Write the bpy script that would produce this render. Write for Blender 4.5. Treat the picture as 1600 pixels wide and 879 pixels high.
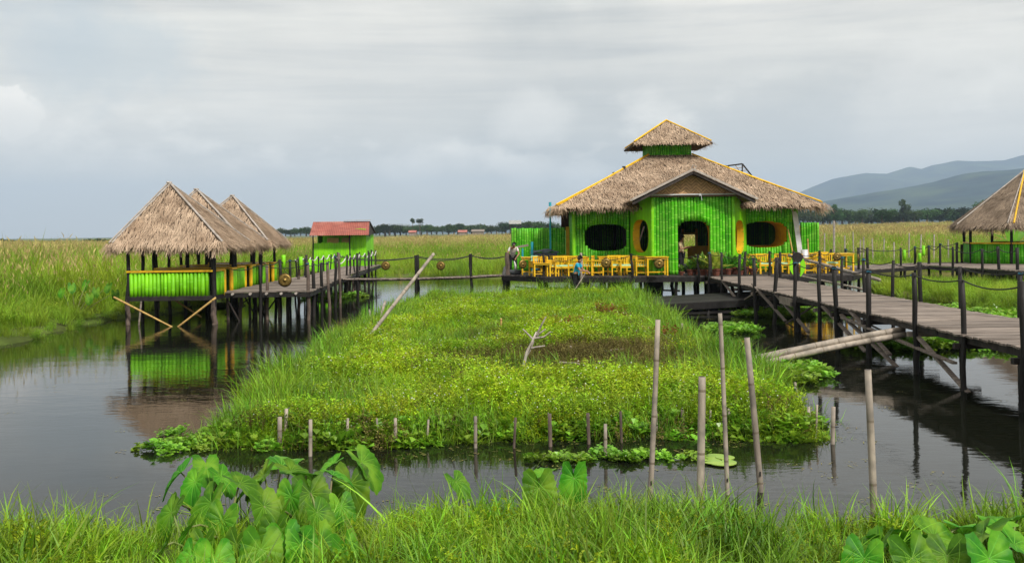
import bpy, math, random
import numpy as np
from mathutils import Vector, Matrix, noise
for o in list(bpy.data.objects): bpy.data.objects.remove(o)
R = math.radians
rng = random.Random(7)
nrg = np.random.default_rng(11)
sc = bpy.context.scene
COL = sc.collection

# ------------------------------------------------------------------ camera
FPX, HZ, EYE, ROLL = 1500.0, 363.0, 2.9, R(0.7)
cam_d = bpy.data.cameras.new('camera'); cam = bpy.data.objects.new('camera', cam_d); COL.objects.link(cam)
cr, sr = math.cos(ROLL), math.sin(ROLL)
cam.matrix_world = Matrix(((cr, sr, 0, 0), (0, 0, -1, 0), (-sr, cr, 0, EYE), (0, 0, 0, 1)))
cam_d.sensor_width = 36; cam_d.lens = 36 * FPX / 1600
cam_d.shift_y = -(439.5 - HZ) / 1600.0
cam_d.clip_start = 0.1; cam_d.clip_end = 30000
sc.camera = cam
def at(px, py, z=None, Y=None):
    dx, dy = (px - 800) / FPX, (HZ - py) / FPX
    d = Vector((dx * cr + dy * sr, 1.0, -dx * sr + dy * cr))
    if Y is None: Y = (z - EYE) / d.z
    return Vector((0, 0, EYE)) + d * Y
def X_(px, Y): return (px - 800) / FPX * Y
# ------------------------------------------------------------------ sky, sun, exposure
SUN_EL, SUN_AZ = R(47), R(148)        # azimuth clockwise from +Y: behind the camera, to the right
w = bpy.data.worlds.new('World'); sc.world = w; w.use_nodes = True
nt = w.node_tree; N = nt.nodes; Lk = nt.links
for n in list(N): N.remove(n)
def nd(t, **k):
    n = N.new(t)
    for a, b in k.items(): setattr(n, a, b)
    return n
def mth(op, a, b=None, clamp=False):
    n = nd('ShaderNodeMath', operation=op, use_clamp=clamp)
    for i, v in enumerate((a, b)):
        if v is None: continue
        if isinstance(v, (int, float)): n.inputs[i].default_value = v
        else: Lk.new(v, n.inputs[i])
    return n.outputs[0]
out = nd('ShaderNodeOutputWorld'); bg = nd('ShaderNodeBackground')
sky = nd('ShaderNodeTexSky'); sky.sky_type = 'NISHITA'; sky.sun_disc = False
sky.sun_elevation = SUN_EL; sky.sun_rotation = SUN_AZ; sky.air_density = 1.2; sky.dust_density = 2.5
tc = nd('ShaderNodeTexCoord'); sep = nd('ShaderNodeSeparateXYZ'); Lk.new(tc.outputs['Generated'], sep.inputs[0])
zc = mth('ADD', mth('MAXIMUM', sep.outputs[2], 0.0), 0.16)
cmb = nd('ShaderNodeCombineXYZ')
Lk.new(mth('DIVIDE', sep.outputs[0], zc), cmb.inputs[0]); Lk.new(mth('DIVIDE', sep.outputs[1], zc), cmb.inputs[1])
def wnoise(scale, detail, rough, stretch=(1, 1, 1), loc=(0, 0, 0), src=None, dist=0.0):
    m = nd('ShaderNodeMapping'); m.inputs['Scale'].default_value = stretch; m.inputs['Location'].default_value = loc
    Lk.new(src or cmb.outputs[0], m.inputs[0])
    n = nd('ShaderNodeTexNoise'); n.inputs['Scale'].default_value = scale; n.inputs['Detail'].default_value = detail
    n.inputs['Roughness'].default_value = rough; n.inputs['Distortion'].default_value = dist
    Lk.new(m.outputs[0], n.inputs['Vector']); return n.outputs[0]
def ramp(src, stops):
    r = nd('ShaderNodeValToRGB'); Lk.new(src, r.inputs[0]); e = r.color_ramp.elements
    while len(e) > 1: e.remove(e[0])
    e[0].position, e[0].color = stops[0][0], (*stops[0][1], 1)
    for p, c in stops[1:]:
        q = e.new(p); q.color = (*c, 1)
    return r.outputs[0]
layer = wnoise(0.75, 7, 0.55, (1, 0.7, 1), (3.1, 1.7, 0), dist=0.35)
cloud = ramp(layer, [(0.30, (0.46, 0.475, 0.475)), (0.44, (0.61, 0.61, 0.59)), (0.56, (0.70, 0.69, 0.66)), (0.70, (0.82, 0.80, 0.76))])
# soft dark streaks lying flat
streak = wnoise(3.0, 6, 0.6, (0.35, 1, 5.5), (0.3, 0, 1.2), src=tc.outputs['Generated'], dist=0.5)
def mixc(fac, a, b, mode='MIX'):
    m = nd('ShaderNodeMix', data_type='RGBA', blend_type=mode)
    if isinstance(fac, float): m.inputs[0].default_value = fac
    else: Lk.new(fac, m.inputs[0])
    for i, v in ((6, a), (7, b)):
        if isinstance(v, tuple): m.inputs[i].default_value = (*v, 1)
        else: Lk.new(v, m.inputs[i])
    return m.outputs[2]
cloud = mixc(1.0, cloud, ramp(streak, [(0.36, (0.76, 0.78, 0.81)), (0.5, (0.98, 0.98, 0.98)), (0.64, (1.14, 1.135, 1.12))]), 'MULTIPLY')
# low cumulus puffs close to the horizon
puff = wnoise(7.0, 8, 0.55, (1, 1, 1.9), (2.4, 0.0, 0.37), src=tc.outputs['Generated'])
band = ramp(sep.outputs[2], [(0.0, (0, 0, 0)), (0.03, (0.6,) * 3), (0.09, (1, 1, 1)), (0.17, (0, 0, 0))])
pm = mth('MULTIPLY', ramp(puff, [(0.535, (0, 0, 0)), (0.66, (1, 1, 1))]), band)
cloud = mixc(mth('MULTIPLY', pm, 0.9), cloud, (1.1, 1.07, 1.02))
# the cumulus heads the picture shows: one at the far left, small ones over the middle, a broad one at right
def head(px, py, rad, soft, amt, colr, seed):
    global cloud
    d = (at(px, py, Y=1.0) - Vector((0, 0, EYE))).normalized()
    vs_ = nd('ShaderNodeVectorMath', operation='DISTANCE'); mp_ = nd('ShaderNodeMapping'); mp_.inputs['Scale'].default_value = (1, 1, 1.5); Lk.new(tc.outputs['Generated'], mp_.inputs[0])
    Lk.new(mp_.outputs[0], vs_.inputs[0]); vs_.inputs[1].default_value = (d.x, d.y, d.z * 1.5)
    n_ = wnoise(17.0, 10, 0.62, (1, 1, 1.3), (seed, 0, seed), src=tc.outputs['Generated'])
    v = mth('ADD', vs_.outputs['Value'], mth('MULTIPLY', mth('SUBTRACT', n_, 0.5), rad * 3.2))
    m_ = nd('ShaderNodeMapRange'); m_.inputs[1].default_value = rad + soft; m_.inputs[2].default_value = rad; m_.inputs[3].default_value = 0; m_.inputs[4].default_value = amt; m_.clamp = True
    Lk.new(v, m_.inputs[0]); cloud = mixc(m_.outputs[0], cloud, colr)
head(-8, 172, .030, .004, .95, (1.0, .97, .93), 3.3)
head(40, 196, .022, .02, .7, (.86, .84, .81), 5.9)
head(690, 262, .028, .03, .5, (.86, .84, .81), 2.1)
head(830, 190, .020, .03, .55, (.92, .90, .87), 4.7)
head(820, 270, .014, .02, .6, (.92, .90, .87), 5.2)
head(1480, 190, .07, .07, .40, (.86, .845, .82), 6.9)
head(110, 290, .06, .06, .40, (.80, .79, .77), 8.3)
head(1230, 215, .05, .06, .45, (.42, .45, .47), 9.1)
head(180, 75, .045, .05, .6, (.46, .53, .58), 11.4)
head(60, 60, .03, .05, .5, (.44, .51, .57), 12.2)
# horizon veil, then an overcast dome that brightens towards the zenith
cloud = mixc(ramp(sep.outputs[2], [(0.0, (0.75,) * 3), (0.10, (0.25,) * 3), (0.22, (0, 0, 0))]), cloud, (0.80, 0.765, 0.69))
cloud = mixc(1.0, cloud, ramp(sep.outputs[2], [(0.0, (1, 1, 1)), (0.30, (1, 1, 1)), (0.7, (1.2, 1.2, 1.2)), (1.0, (1.3, 1.3, 1.3))]), 'MULTIPLY')
skm = nd('ShaderNodeVectorMath', operation='SCALE'); Lk.new(sky.outputs[0], skm.inputs[0]); skm.inputs['Scale'].default_value = 0.10
fin = mixc(1.0, mixc(0.93, skm.outputs[0], cloud), (1.03, 1.0, 0.945), 'MULTIPLY')
Lk.new(fin, bg.inputs[0]); bg.inputs[1].default_value = 1.0; Lk.new(bg.outputs[0], out.inputs[0])
sun_d = bpy.data.lights.new('sun', 'SUN'); sun_d.energy = 3.3; sun_d.angle = R(6); sun_d.color = (1, 0.96, 0.89)
sun = bpy.data.objects.new('sun', sun_d); COL.objects.link(sun)
sd = Vector((math.sin(SUN_AZ) * math.cos(SUN_EL), math.cos(SUN_AZ) * math.cos(SUN_EL), math.sin(SUN_EL)))
sun.rotation_euler = sd.to_track_quat('Z', 'Y').to_euler(); sun.location = sd * 50
sc.view_settings.view_transform = 'Standard'; sc.view_settings.look = 'None'
sc.view_settings.exposure = 0.42; sc.view_settings.gamma = 1.0; sc.view_settings.use_curve_mapping = False
sc.cycles.max_bounces = 6; sc.cycles.transparent_max_bounces = 8; sc.cycles.volume_bounces = 0
sc.cycles.caustics_reflective = False; sc.cycles.caustics_refractive = False

# ------------------------------------------------------------------ materials
def material(name, c1, c2=None, rough=0.7, scale=3.0, stretch=(1, 1, 1), detail=5, bump=0.2, var=0.15,
             spec=0.3, transl=0.0, node_col=None, dirt=None, dirt_scale=0.8, metal=0.0, objvar=0.0, coords='Object',
             lo=0.35, hi=0.65, bump_scale=None):
    m = bpy.data.materials.new(name); m.use_nodes = True
    t = m.node_tree; n = t.nodes; l = t.links
    b = n['Principled BSDF']
    c2 = c2 or tuple(x * 0.7 for x in c1)
    co = n.new('ShaderNodeTexCoord'); mp = n.new('ShaderNodeMapping'); mp.inputs['Scale'].default_value = stretch
    if coords == 'World':
        g = n.new('ShaderNodeNewGeometry'); l.new(g.outputs['Position'], mp.inputs[0])
    else: l.new(co.outputs[coords], mp.inputs[0])
    no = n.new('ShaderNodeTexNoise'); no.inputs['Scale'].default_value = scale; no.inputs['Detail'].default_value = detail
    no.inputs['Roughness'].default_value = 0.62
    l.new(mp.outputs[0], no.inputs[0])
    r = n.new('ShaderNodeValToRGB'); e = r.color_ramp.elements
    e[0].position, e[0].color = lo, (*c2, 1); e[1].position, e[1].color = hi, (*c1, 1)
    l.new(no.outputs[0], r.inputs[0]); c = r.outputs[0]
    at_ = n.new('ShaderNodeAttribute'); at_.attribute_name = 'rnd'
    if dirt:
        d = n.new('ShaderNodeTexNoise'); d.inputs['Scale'].default_value = dirt_scale; d.inputs['Detail'].default_value = 6
        g2 = n.new('ShaderNodeNewGeometry'); l.new(g2.outputs['Position'], d.inputs[0])
        dr = n.new('ShaderNodeMapRange'); dr.inputs[1].default_value = 0.46; dr.inputs[2].default_value = 0.66
        l.new(d.outputs[0], dr.inputs[0])
        x = n.new('ShaderNodeMix'); x.data_type = 'RGBA'; l.new(dr.outputs[0], x.inputs[0]); l.new(c, x.inputs[6])
        x.inputs[7].default_value = (*dirt, 1); c = x.outputs[2]
    if node_col:
        gt = n.new('ShaderNodeMath'); gt.operation = 'GREATER_THAN'; gt.inputs[1].default_value = 1.5
        l.new(at_.outputs['Fac'], gt.inputs[0])
        x = n.new('ShaderNodeMix'); x.data_type = 'RGBA'; l.new(gt.outputs[0], x.inputs[0]); l.new(c, x.inputs[6])
        x.inputs[7].default_value = (*node_col, 1); c = x.outputs[2]
    fr = n.new('ShaderNodeMath'); fr.operation = 'FRACT'; l.new(at_.outputs['Fac'], fr.inputs[0])
    mr = n.new('ShaderNodeMapRange'); mr.inputs[3].default_value = 1 - var; mr.inputs[4].default_value = 1 + var
    l.new(fr.outputs[0], mr.inputs[0]); val = mr.outputs[0]
    hs = n.new('ShaderNodeHueSaturation'); l.new(c, hs.inputs['Color'])
    if objvar:
        oi = n.new('ShaderNodeObjectInfo'); m2 = n.new('ShaderNodeMapRange')
        m2.inputs[3].default_value = 1 - objvar; m2.inputs[4].default_value = 1 + objvar
        l.new(oi.outputs['Random'], m2.inputs[0])
        mu = n.new('ShaderNodeMath'); mu.operation = 'MULTIPLY'; l.new(val, mu.inputs[0]); l.new(m2.outputs[0], mu.inputs[1]); val = mu.outputs[0]
        m3 = n.new('ShaderNodeMapRange'); m3.inputs[3].default_value = 0.5 - objvar * 0.09; m3.inputs[4].default_value = 0.5 + objvar * 0.07
        l.new(oi.outputs['Random'], m3.inputs[0]); l.new(m3.outputs[0], hs.inputs['Hue'])
    l.new(val, hs.inputs['Value']); c = hs.outputs[0]
    l.new(c, b.inputs['Base Color']); b.inputs['Roughness'].default_value = rough
    b.inputs['Specular IOR Level'].default_value = spec; b.inputs['Metallic'].default_value = metal
    if bump:
        bn = n.new('ShaderNodeTexNoise'); bn.inputs['Scale'].default_value = bump_scale or scale * 3; bn.inputs['Detail'].default_value = 4
        l.new(mp.outputs[0], bn.inputs[0])
        bu = n.new('ShaderNodeBump'); bu.inputs['Strength'].default_value = bump; bu.inputs['Distance'].default_value = 0.02
        l.new(bn.outputs[0], bu.inputs['Height']); l.new(bu.outputs[0], b.inputs['Normal'])
    if transl:
        tr = n.new('ShaderNodeBsdfTranslucent'); l.new(c, tr.inputs[0]); ms = n.new('ShaderNodeMixShader')
        ms.inputs[0].default_value = transl; l.new(b.outputs[0], ms.inputs[1]); l.new(tr.outputs[0], ms.inputs[2])
        l.new(ms.outputs[0], n['Material Output'].inputs[0])
    return m
M = {}
M['green'] = material('green_paint', (0.085, 0.46, 0.004), (0.045, 0.29, 0.003), rough=0.5, scale=2.2, var=0.28, spec=0.3, bump=0.12,
                      node_col=(0.24, 0.60, 0.06), dirt=(0.13, 0.42, 0.025), dirt_scale=2.4)
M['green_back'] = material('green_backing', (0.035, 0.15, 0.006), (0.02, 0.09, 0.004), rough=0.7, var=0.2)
M['green_side'] = material('green_board', (0.23, 0.64, 0.008), (0.14, 0.48, 0.006), rough=0.5, scale=1.3, var=0.16,
                           node_col=(0.24, 0.60, 0.06))
M['yellow'] = material('yellow_paint', (0.80, 0.50, 0.012), (0.62, 0.34, 0.01), rough=0.45, scale=4, var=0.08, spec=0.4, bump=0.08)
M['orange'] = material('ochre_paint', (0.62, 0.36, 0.015), (0.45, 0.22, 0.012), rough=0.55, scale=2, var=0.08)
M['mint'] = material('mint_cushion', (0.38, 0.66, 0.42), (0.30, 0.55, 0.36), rough=0.9, scale=9, var=0.1)
M['black'] = material('tarred_wood', (0.022, 0.019, 0.017), (0.010, 0.009, 0.009), rough=0.62, scale=5, stretch=(1, 1, 0.25), var=0.3, bump=0.6, spec=0.25)
M['dark'] = material('dark_timber', (0.045, 0.035, 0.03), (0.018, 0.015, 0.014), rough=0.75, scale=4, stretch=(1, 1, 0.3), var=0.3, bump=0.5)
M['grey'] = material('weathered_timber', (0.27, 0.225, 0.19), (0.12, 0.095, 0.08), rough=0.85, scale=3.2, stretch=(0.5, 5, 1), var=0.33, bump=0.6)
M['grey_y'] = material('weathered_boards', (0.26, 0.21, 0.175), (0.13, 0.10, 0.085), rough=0.85, scale=3.2, stretch=(5, 0.5, 1), var=0.28, bump=0.6)
M['darkdeck'] = material('dark_boards', (0.06, 0.052, 0.05), (0.028, 0.024, 0.024), rough=0.7, scale=3, stretch=(4, 0.6, 1), var=0.35, bump=0.5)
M['post'] = material('bark_log', (0.17, 0.125, 0.10), (0.06, 0.045, 0.038), rough=0.9, scale=6, stretch=(1, 1, 0.3), var=0.2, bump=0.9)
M['bamboo'] = material('dry_bamboo', (0.43, 0.365, 0.295), (0.23, 0.19, 0.155), rough=0.6, scale=5, stretch=(1, 1, 0.25), var=0.12,
                       bump=0.3, node_col=(0.17, 0.135, 0.10), dirt=(0.19, 0.165, 0.14), dirt_scale=6)
M['bamboo_new'] = material('golden_bamboo', (0.55, 0.36, 0.12), (0.40, 0.25, 0.08), rough=0.5, scale=4, var=0.12, bump=0.1, node_col=(0.25, 0.15, 0.06))
M['thatch'] = material('straw', (0.60, 0.455, 0.33), (0.36, 0.255, 0.175), rough=0.95, scale=1.6, var=0.42, bump=0.0, spec=0.1, transl=0.12)
M['thatch_grey'] = material('old_straw', (0.40, 0.31, 0.23), (0.22, 0.165, 0.12), rough=0.95, scale=1.6, var=0.42, bump=0.0, spec=0.1, transl=0.1)
M['thatch_base'] = material('straw_base', (0.14, 0.10, 0.07), (0.07, 0.05, 0.035), rough=1, scale=12, var=0.2)
M['pole'] = material('pale_pole', (0.44, 0.39, 0.35), (0.26, 0.22, 0.19), rough=0.7, scale=7, var=0.15)
M['rope'] = material('dark_rope', (0.045, 0.045, 0.042), (0.02, 0.02, 0.02), rough=0.9, scale=20, var=0.1)
M['white_rope'] = material('white_rope', (0.66, 0.63, 0.60), (0.42, 0.40, 0.38), rough=0.9, scale=20, var=0.1)
M['blue_tie'] = material('blue_tie', (0.03, 0.16, 0.24), (0.02, 0.10, 0.17), rough=0.6, var=0.1)
M['cyan'] = material('cyan_paint', (0.03, 0.36, 0.46), (0.02, 0.25, 0.34), rough=0.5, var=0.1)
M['brass'] = material('brass', (0.30, 0.20, 0.055), (0.12, 0.075, 0.02), rough=0.42, scale=9, var=0.15, metal=0.75, bump=0.2)
M['brass_dark'] = material('dark_brass', (0.10, 0.065, 0.02), (0.05, 0.03, 0.012), rough=0.5, scale=9, var=0.15, metal=0.6)
M['rust'] = material('rusty_sheet', (0.36, 0.115, 0.085), (0.24, 0.075, 0.06), rough=0.7, scale=1.6, stretch=(1, 3, 3), var=0.12, bump=0.1, dirt=(0.42, 0.19, 0.15))
M['zinc'] = material('zinc_sheet', (0.62, 0.63, 0.65), (0.42, 0.43, 0.45), rough=0.5, scale=3, var=0.1, metal=0.2)
M['weave'] = None
M['terracotta'] = material('terracotta', (0.20, 0.065, 0.04), (0.09, 0.035, 0.025), rough=0.85, scale=8, var=0.2)
M['skin'] = material('skin', (0.36, 0.19, 0.115), (0.30, 0.15, 0.09), rough=0.55, scale=4, var=0.0, bump=0)
M['hair'] = material('black_hair', (0.012, 0.010, 0.010), rough=0.5, var=0.1)
M['litter'] = material('floating_litter', (0.24, 0.26, 0.06), (0.16, 0.10, 0.04), rough=0.8, scale=4, coords='World', var=0.5, bump=0)
M['shirt_blue'] = material('blue_cloth', (0.02, 0.34, 0.50), (0.015, 0.26, 0.42), rough=0.9, scale=6, var=0.0, bump=0.3)
M['shirt_white'] = material('white_cloth', (0.62, 0.60, 0.58), (0.48, 0.46, 0.45), rough=0.9, scale=6, var=0.0, bump=0.3)
M['shirt_cream'] = material('cream_cloth', (0.52, 0.42, 0.24), (0.42, 0.33, 0.18), rough=0.9, scale=6, var=0.0, bump=0.3)
M['trousers'] = material('black_cloth', (0.016, 0.016, 0.02), (0.01, 0.01, 0.012), rough=0.9, scale=6, var=0.0, bump=0.3)
M['glass'] = material('dark_glass', (0.03, 0.04, 0.05), rough=0.15, spec=0.6, var=0)
M['white'] = material('white_paint', (0.7, 0.7, 0.68), (0.5, 0.5, 0.48), rough=0.6, var=0.1)
M['mud'] = material('mud', (0.07, 0.055, 0.03), (0.035, 0.028, 0.018), rough=1, scale=3, coords='World', bump=0.5)
# leaves
M['grass'] = material('grass_blades', (0.25, 0.43, 0.020), (0.08, 0.20, 0.010), rough=0.5, scale=0.8, coords='World', var=0.5, objvar=0.3, transl=0.34, bump=0, spec=0.35)
M['weed'] = material('creeping_weed', (0.40, 0.53, 0.016), (0.18, 0.33, 0.012), rough=0.5, scale=0.7, coords='World', var=0.48, objvar=0.3, transl=0.32, bump=0, spec=0.3)
M['reed'] = material('reed_blades', (0.36, 0.50, 0.035), (0.11, 0.24, 0.016), rough=0.55, scale=0.17, coords='World', var=0.35, objvar=0.25, transl=0.40, bump=0, spec=0.25)
M['tan'] = material('dry_seed_heads', (0.58, 0.46, 0.20), (0.36, 0.30, 0.10), rough=0.9, scale=0.1, coords='World', var=0.3, objvar=0.2, transl=0.4, bump=0, spec=0.1)
M['brownweed'] = material('withered_weed', (0.20, 0.17, 0.055), (0.11, 0.10, 0.03), rough=0.9, scale=1, coords='World', var=0.4, objvar=0.3, transl=0.3, bump=0, spec=0.1)
M['redleaf'] = material('withered_red_leaf', (0.30, 0.09, 0.03), (0.16, 0.05, 0.02), rough=0.8, scale=3, var=0.3, transl=0.3, bump=0)
M['hyacinth'] = material('floating_leaf', (0.24, 0.43, 0.03), (0.12, 0.28, 0.02), rough=0.35, scale=1.2, coords='World', var=0.35, objvar=0.25, transl=0.35, bump=0, spec=0.45)
M['lily'] = material('lily_pad', (0.30, 0.42, 0.06), (0.20, 0.34, 0.05), rough=0.3, scale=3, var=0.1, bump=0.1, spec=0.5)
M['taro'] = material('taro_leaf', (0.070, 0.25, 0.009), (0.030, 0.13, 0.006), rough=0.5, scale=4, var=0.16, objvar=0.25, transl=0.26, bump=0.3, spec=0.16, node_col=(0.14, 0.36, 0.03), dirt=(0.16, 0.34, 0.02), dirt_scale=5)
M['petiole'] = material('taro_stem', (0.20, 0.30, 0.07), (0.16, 0.12, 0.07), rough=0.5, var=0.1)
M['banana'] = material('banana_leaf', (0.20, 0.42, 0.03), (0.12, 0.33, 0.02), rough=0.4, var=0.15, transl=0.4, bump=0)
M['potplant'] = material('pot_leaf', (0.16, 0.36, 0.03), (0.08, 0.22, 0.02), rough=0.45, scale=3, var=0.35, transl=0.35, bump=0, objvar=0.3)
M['potyellow'] = material('yellow_leaf', (0.55, 0.55, 0.10), (0.30, 0.45, 0.05), rough=0.45, scale=6, var=0.3, transl=0.35, bump=0)
M['crown'] = material('tree_leaves', (0.048, 0.095, 0.02), (0.022, 0.05, 0.014), rough=0.7, scale=0.25, coords='World', var=0.4, objvar=0.35, transl=0.2, bump=0, spec=0.15)
M['trunk'] = material('bark', (0.10, 0.075, 0.055), rough=0.9, scale=3)
M['hillm'] = material('hill_forest', (0.014, 0.036, 0.038), (0.004, 0.014, 0.018), rough=1, scale=0.012, detail=10, coords='World', var=0, bump=0, spec=0.0, lo=0.42, hi=0.60, dirt=(0.05, 0.075, 0.04), dirt_scale=0.004)

# weave for the porch gable
def weave_mat():
    m = bpy.data.materials.new('bamboo_weave'); m.use_nodes = True; n = m.node_tree.nodes; l = m.node_tree.links; b = n['Principled BSDF']
    co = n.new('ShaderNodeTexCoord'); mp = n.new('ShaderNodeMapping'); mp.inputs['Rotation'].default_value = (0, R(0), 0)
    l.new(co.outputs['Object'], mp.inputs[0])
    s = n.new('ShaderNodeSeparateXYZ'); l.new(mp.outputs[0], s.inputs[0])
    def mt(op, a, b_=None):
        q = n.new('ShaderNodeMath'); q.operation = op
        for i, v in enumerate((a, b_)):
            if v is None: continue
            if isinstance(v, float): q.inputs[i].default_value = v
            else: l.new(v, q.inputs[i])
        return q.outputs[0]
    zig = mt('MULTIPLY', mt('PINGPONG', s.outputs[0], 0.22), 0.9)
    v = mt('FRACT', mt('MULTIPLY', mt('ADD', s.outputs[2], zig), 7.0))
    r = n.new('ShaderNodeValToRGB'); l.new(v, r.inputs[0]); e = r.color_ramp.elements
    e[0].position, e[0].color = 0.0, (0.10, 0.05, 0.025, 1); e[1].position, e[1].color = 0.34, (0.52, 0.32, 0.16, 1)
    no = n.new('ShaderNodeTexNoise'); no.inputs['Scale'].default_value = 9; l.new(co.outputs['Object'], no.inputs[0])
    h = n.new('ShaderNodeHueSaturation'); mr = n.new('ShaderNodeMapRange'); mr.inputs[3].default_value = 0.45; mr.inputs[4].default_value = 1.5
    l.new(no.outputs[0], mr.inputs[0]); l.new(mr.outputs[0], h.inputs['Value']); l.new(r.outputs[0], h.inputs['Color'])
    l.new(h.outputs[0], b.inputs['Base Color']); b.inputs['Roughness'].default_value = 0.8
    return m
M['weave'] = weave_mat()

# ------------------------------------------------------------------ mesh helpers
class MB:
    def __init__(s): s.v = []; s.f = []; s.r = []; s.m = []
    def add(s, vs, fs, r=None, m=0):
        b = len(s.v); s.v.extend([tuple(p) for p in vs])
        if r is None: r = rng.random() * 0.98
        for k, f in enumerate(fs):
            s.f.append(tuple(b + i for i in f)); s.r.append(r[k] if isinstance(r, list) else r); s.m.append(m)
    def box(s, c, d, rot=None, r=None, m=0):
        c = Vector(c); hx, hy, hz = d[0] / 2, d[1] / 2, d[2] / 2
        vs = [Vector((x, y, z)) for x in (-hx, hx) for y in (-hy, hy) for z in (-hz, hz)]
        if rot is not None: vs = [rot @ p for p in vs]
        s.add([p + c for p in vs], [(0, 1, 3, 2), (4, 6, 7, 5), (0, 4, 5, 1), (2, 3, 7, 6), (0, 2, 6, 4), (1, 5, 7, 3)], r, m)
    def beam(s, a, b, wd, ht, r=None, m=0):
        a, b = Vector(a), Vector(b); d = b - a; L = d.length; x = d.normalized()
        up = Vector((0, 0, 1)) if abs(x.z) < 0.95 else Vector((0, 1, 0))
        y = up.cross(x).normalized(); z = x.cross(y)
        s.box((a + b) / 2, (L, wd, ht), Matrix((x, y, z)).transposed(), r, m)
    def tube(s, pts, rad, n=7, r=None, m=0, caps=True, rings=None):
        pts = [Vector(p) for p in pts]; k = len(pts)
        if not isinstance(rad, (list, tuple)): rad = [rad] * k
        vs = []; pu = None
        for i, p in enumerate(pts):
            t = (pts[min(i + 1, k - 1)] - pts[max(i - 1, 0)])
            t = t.normalized() if t.length > 1e-9 else Vector((0, 0, 1))
            if pu is None: pu = t.orthogonal().normalized()
            u = (pu - t * pu.dot(t)); u = u.normalized() if u.length > 1e-6 else t.orthogonal().normalized(); pu = u
            v = t.cross(u)
            for j in range(n):
                a = 2 * math.pi * j / n
                vs.append(p + (u * math.cos(a) + v * math.sin(a)) * rad[i])
        if r is None: r = rng.random() * 0.98
        fs = []; rr = []
        for i in range(k - 1):
            for j in range(n):
                fs.append((i * n + j, i * n + (j + 1) % n, (i + 1) * n + (j + 1) % n, (i + 1) * n + j))
                rr.append(r + 2 if rings and i in rings else r)
        if caps:
            fs.append(tuple(range(n))[::-1]); fs.append(tuple((k - 1) * n + j for j in range(n))); rr += [r, r]
        s.add(vs, fs, rr, m)
    def build(s, name, mat, parent=None, smooth=False, label=None, origin=None):
        me = bpy.data.meshes.new(name)
        vs = s.v
        if origin is not None: o3 = Vector(origin); vs = [tuple(Vector(p) - o3) for p in vs]
        me.from_pydata(vs, [], s.f)
        mats = mat if isinstance(mat, (list, tuple)) else [mat]
        for q in mats: me.materials.append(q)
        if len(s.r) == len(me.polygons):
            a = me.attributes.new('rnd', 'FLOAT', 'FACE'); a.data.foreach_set('value', s.r)
            if any(s.m): me.polygons.foreach_set('material_index', s.m)
        if smooth: me.polygons.foreach_set('use_smooth', [True] * len(me.polygons))
        o = bpy.data.objects.new(name, me); COL.objects.link(o)
        if parent: o.parent = parent
        if origin is not None: o.location = origin
        if label: o['label'] = label
        return o
def tag(o, label=None, cat=None, group=None, kind=None):
    if label: o['label'] = label
    if cat: o['category'] = cat
    if group: o['group'] = group
    if kind: o['kind'] = kind
    return o
def thing(name, label, cat, loc=(0, 0, 0), rz=0.0, group=None):
    o = bpy.data.objects.new(name, None); COL.objects.link(o); o.location = loc; o.rotation_euler = (0, 0, rz)
    o.empty_display_size = 0.2
    return tag(o, label, cat, group)
def dup(root, loc, rz, label, group=None, scale=None):
    r = root.copy(); COL.objects.link(r); r.location = loc; r.rotation_euler = (0, 0, rz)
    if scale: r.scale = scale if isinstance(scale, tuple) else (scale,) * 3
    r['label'] = label
    if group: r['group'] = group
    for ch in list(root.children):
        c = ch.copy(); COL.objects.link(c); c.parent = r
        for g in ch.children:
            d = g.copy(); COL.objects.link(d); d.parent = c
    return r
def bamboo(mb, a, b, rad, n=8, node=0.4, taper=1.0, bend=0.0, r=None, m=0):
    """one culm from a to b with swollen node rings"""
    a, b = Vector(a), Vector(b); L = (b - a).length; d = (b - a) / max(L, 1e-6)
    side = d.orthogonal().normalized() * bend
    ts = [0.0]; rings = []; z = rng.uniform(0.3, 1.0) * node
    while z < L - 0.05:
        ts += [z - 0.012, z + 0.012]; rings.append(len(ts) - 2); z += node * rng.uniform(0.85, 1.15)
    ts.append(L)
    pts = [a + d * t + side * math.sin(math.pi * t / L) for t in ts]
    rad_ = []
    for i, t in enumerate(ts):
        q = rad * (1 + (taper - 1) * t / L)
        rad_.append(q * (1.07 if 0 < i < len(ts) - 1 else 1.0))
    mb.tube(pts, rad_, n, r=r, rings=set(rings), m=m)
def log(mb, a, b, rad, n=7, crook=0.02, taper=0.85, r=None):
    a, b = Vector(a), Vector(b); k = 6
    pts = [a.lerp(b, i / (k - 1)) + (Vector((rng.gauss(0, crook), rng.gauss(0, crook), 0)) if 0 < i < k - 1 else Vector()) for i in range(k)]
    mb.tube(pts, [rad * (1 + (taper - 1) * i / (k - 1)) * rng.uniform(0.92, 1.08) for i in range(k)], n, r=r)
def sag(mb, a, b, drop, rad=0.012, n=5, seg=8):
    a, b = Vector(a), Vector(b)
    mb.tube([a.lerp(b, i / seg) - Vector((0, 0, drop * 4 * (i / seg) * (1 - i / seg))) for i in range(seg + 1)], rad, n)
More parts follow.
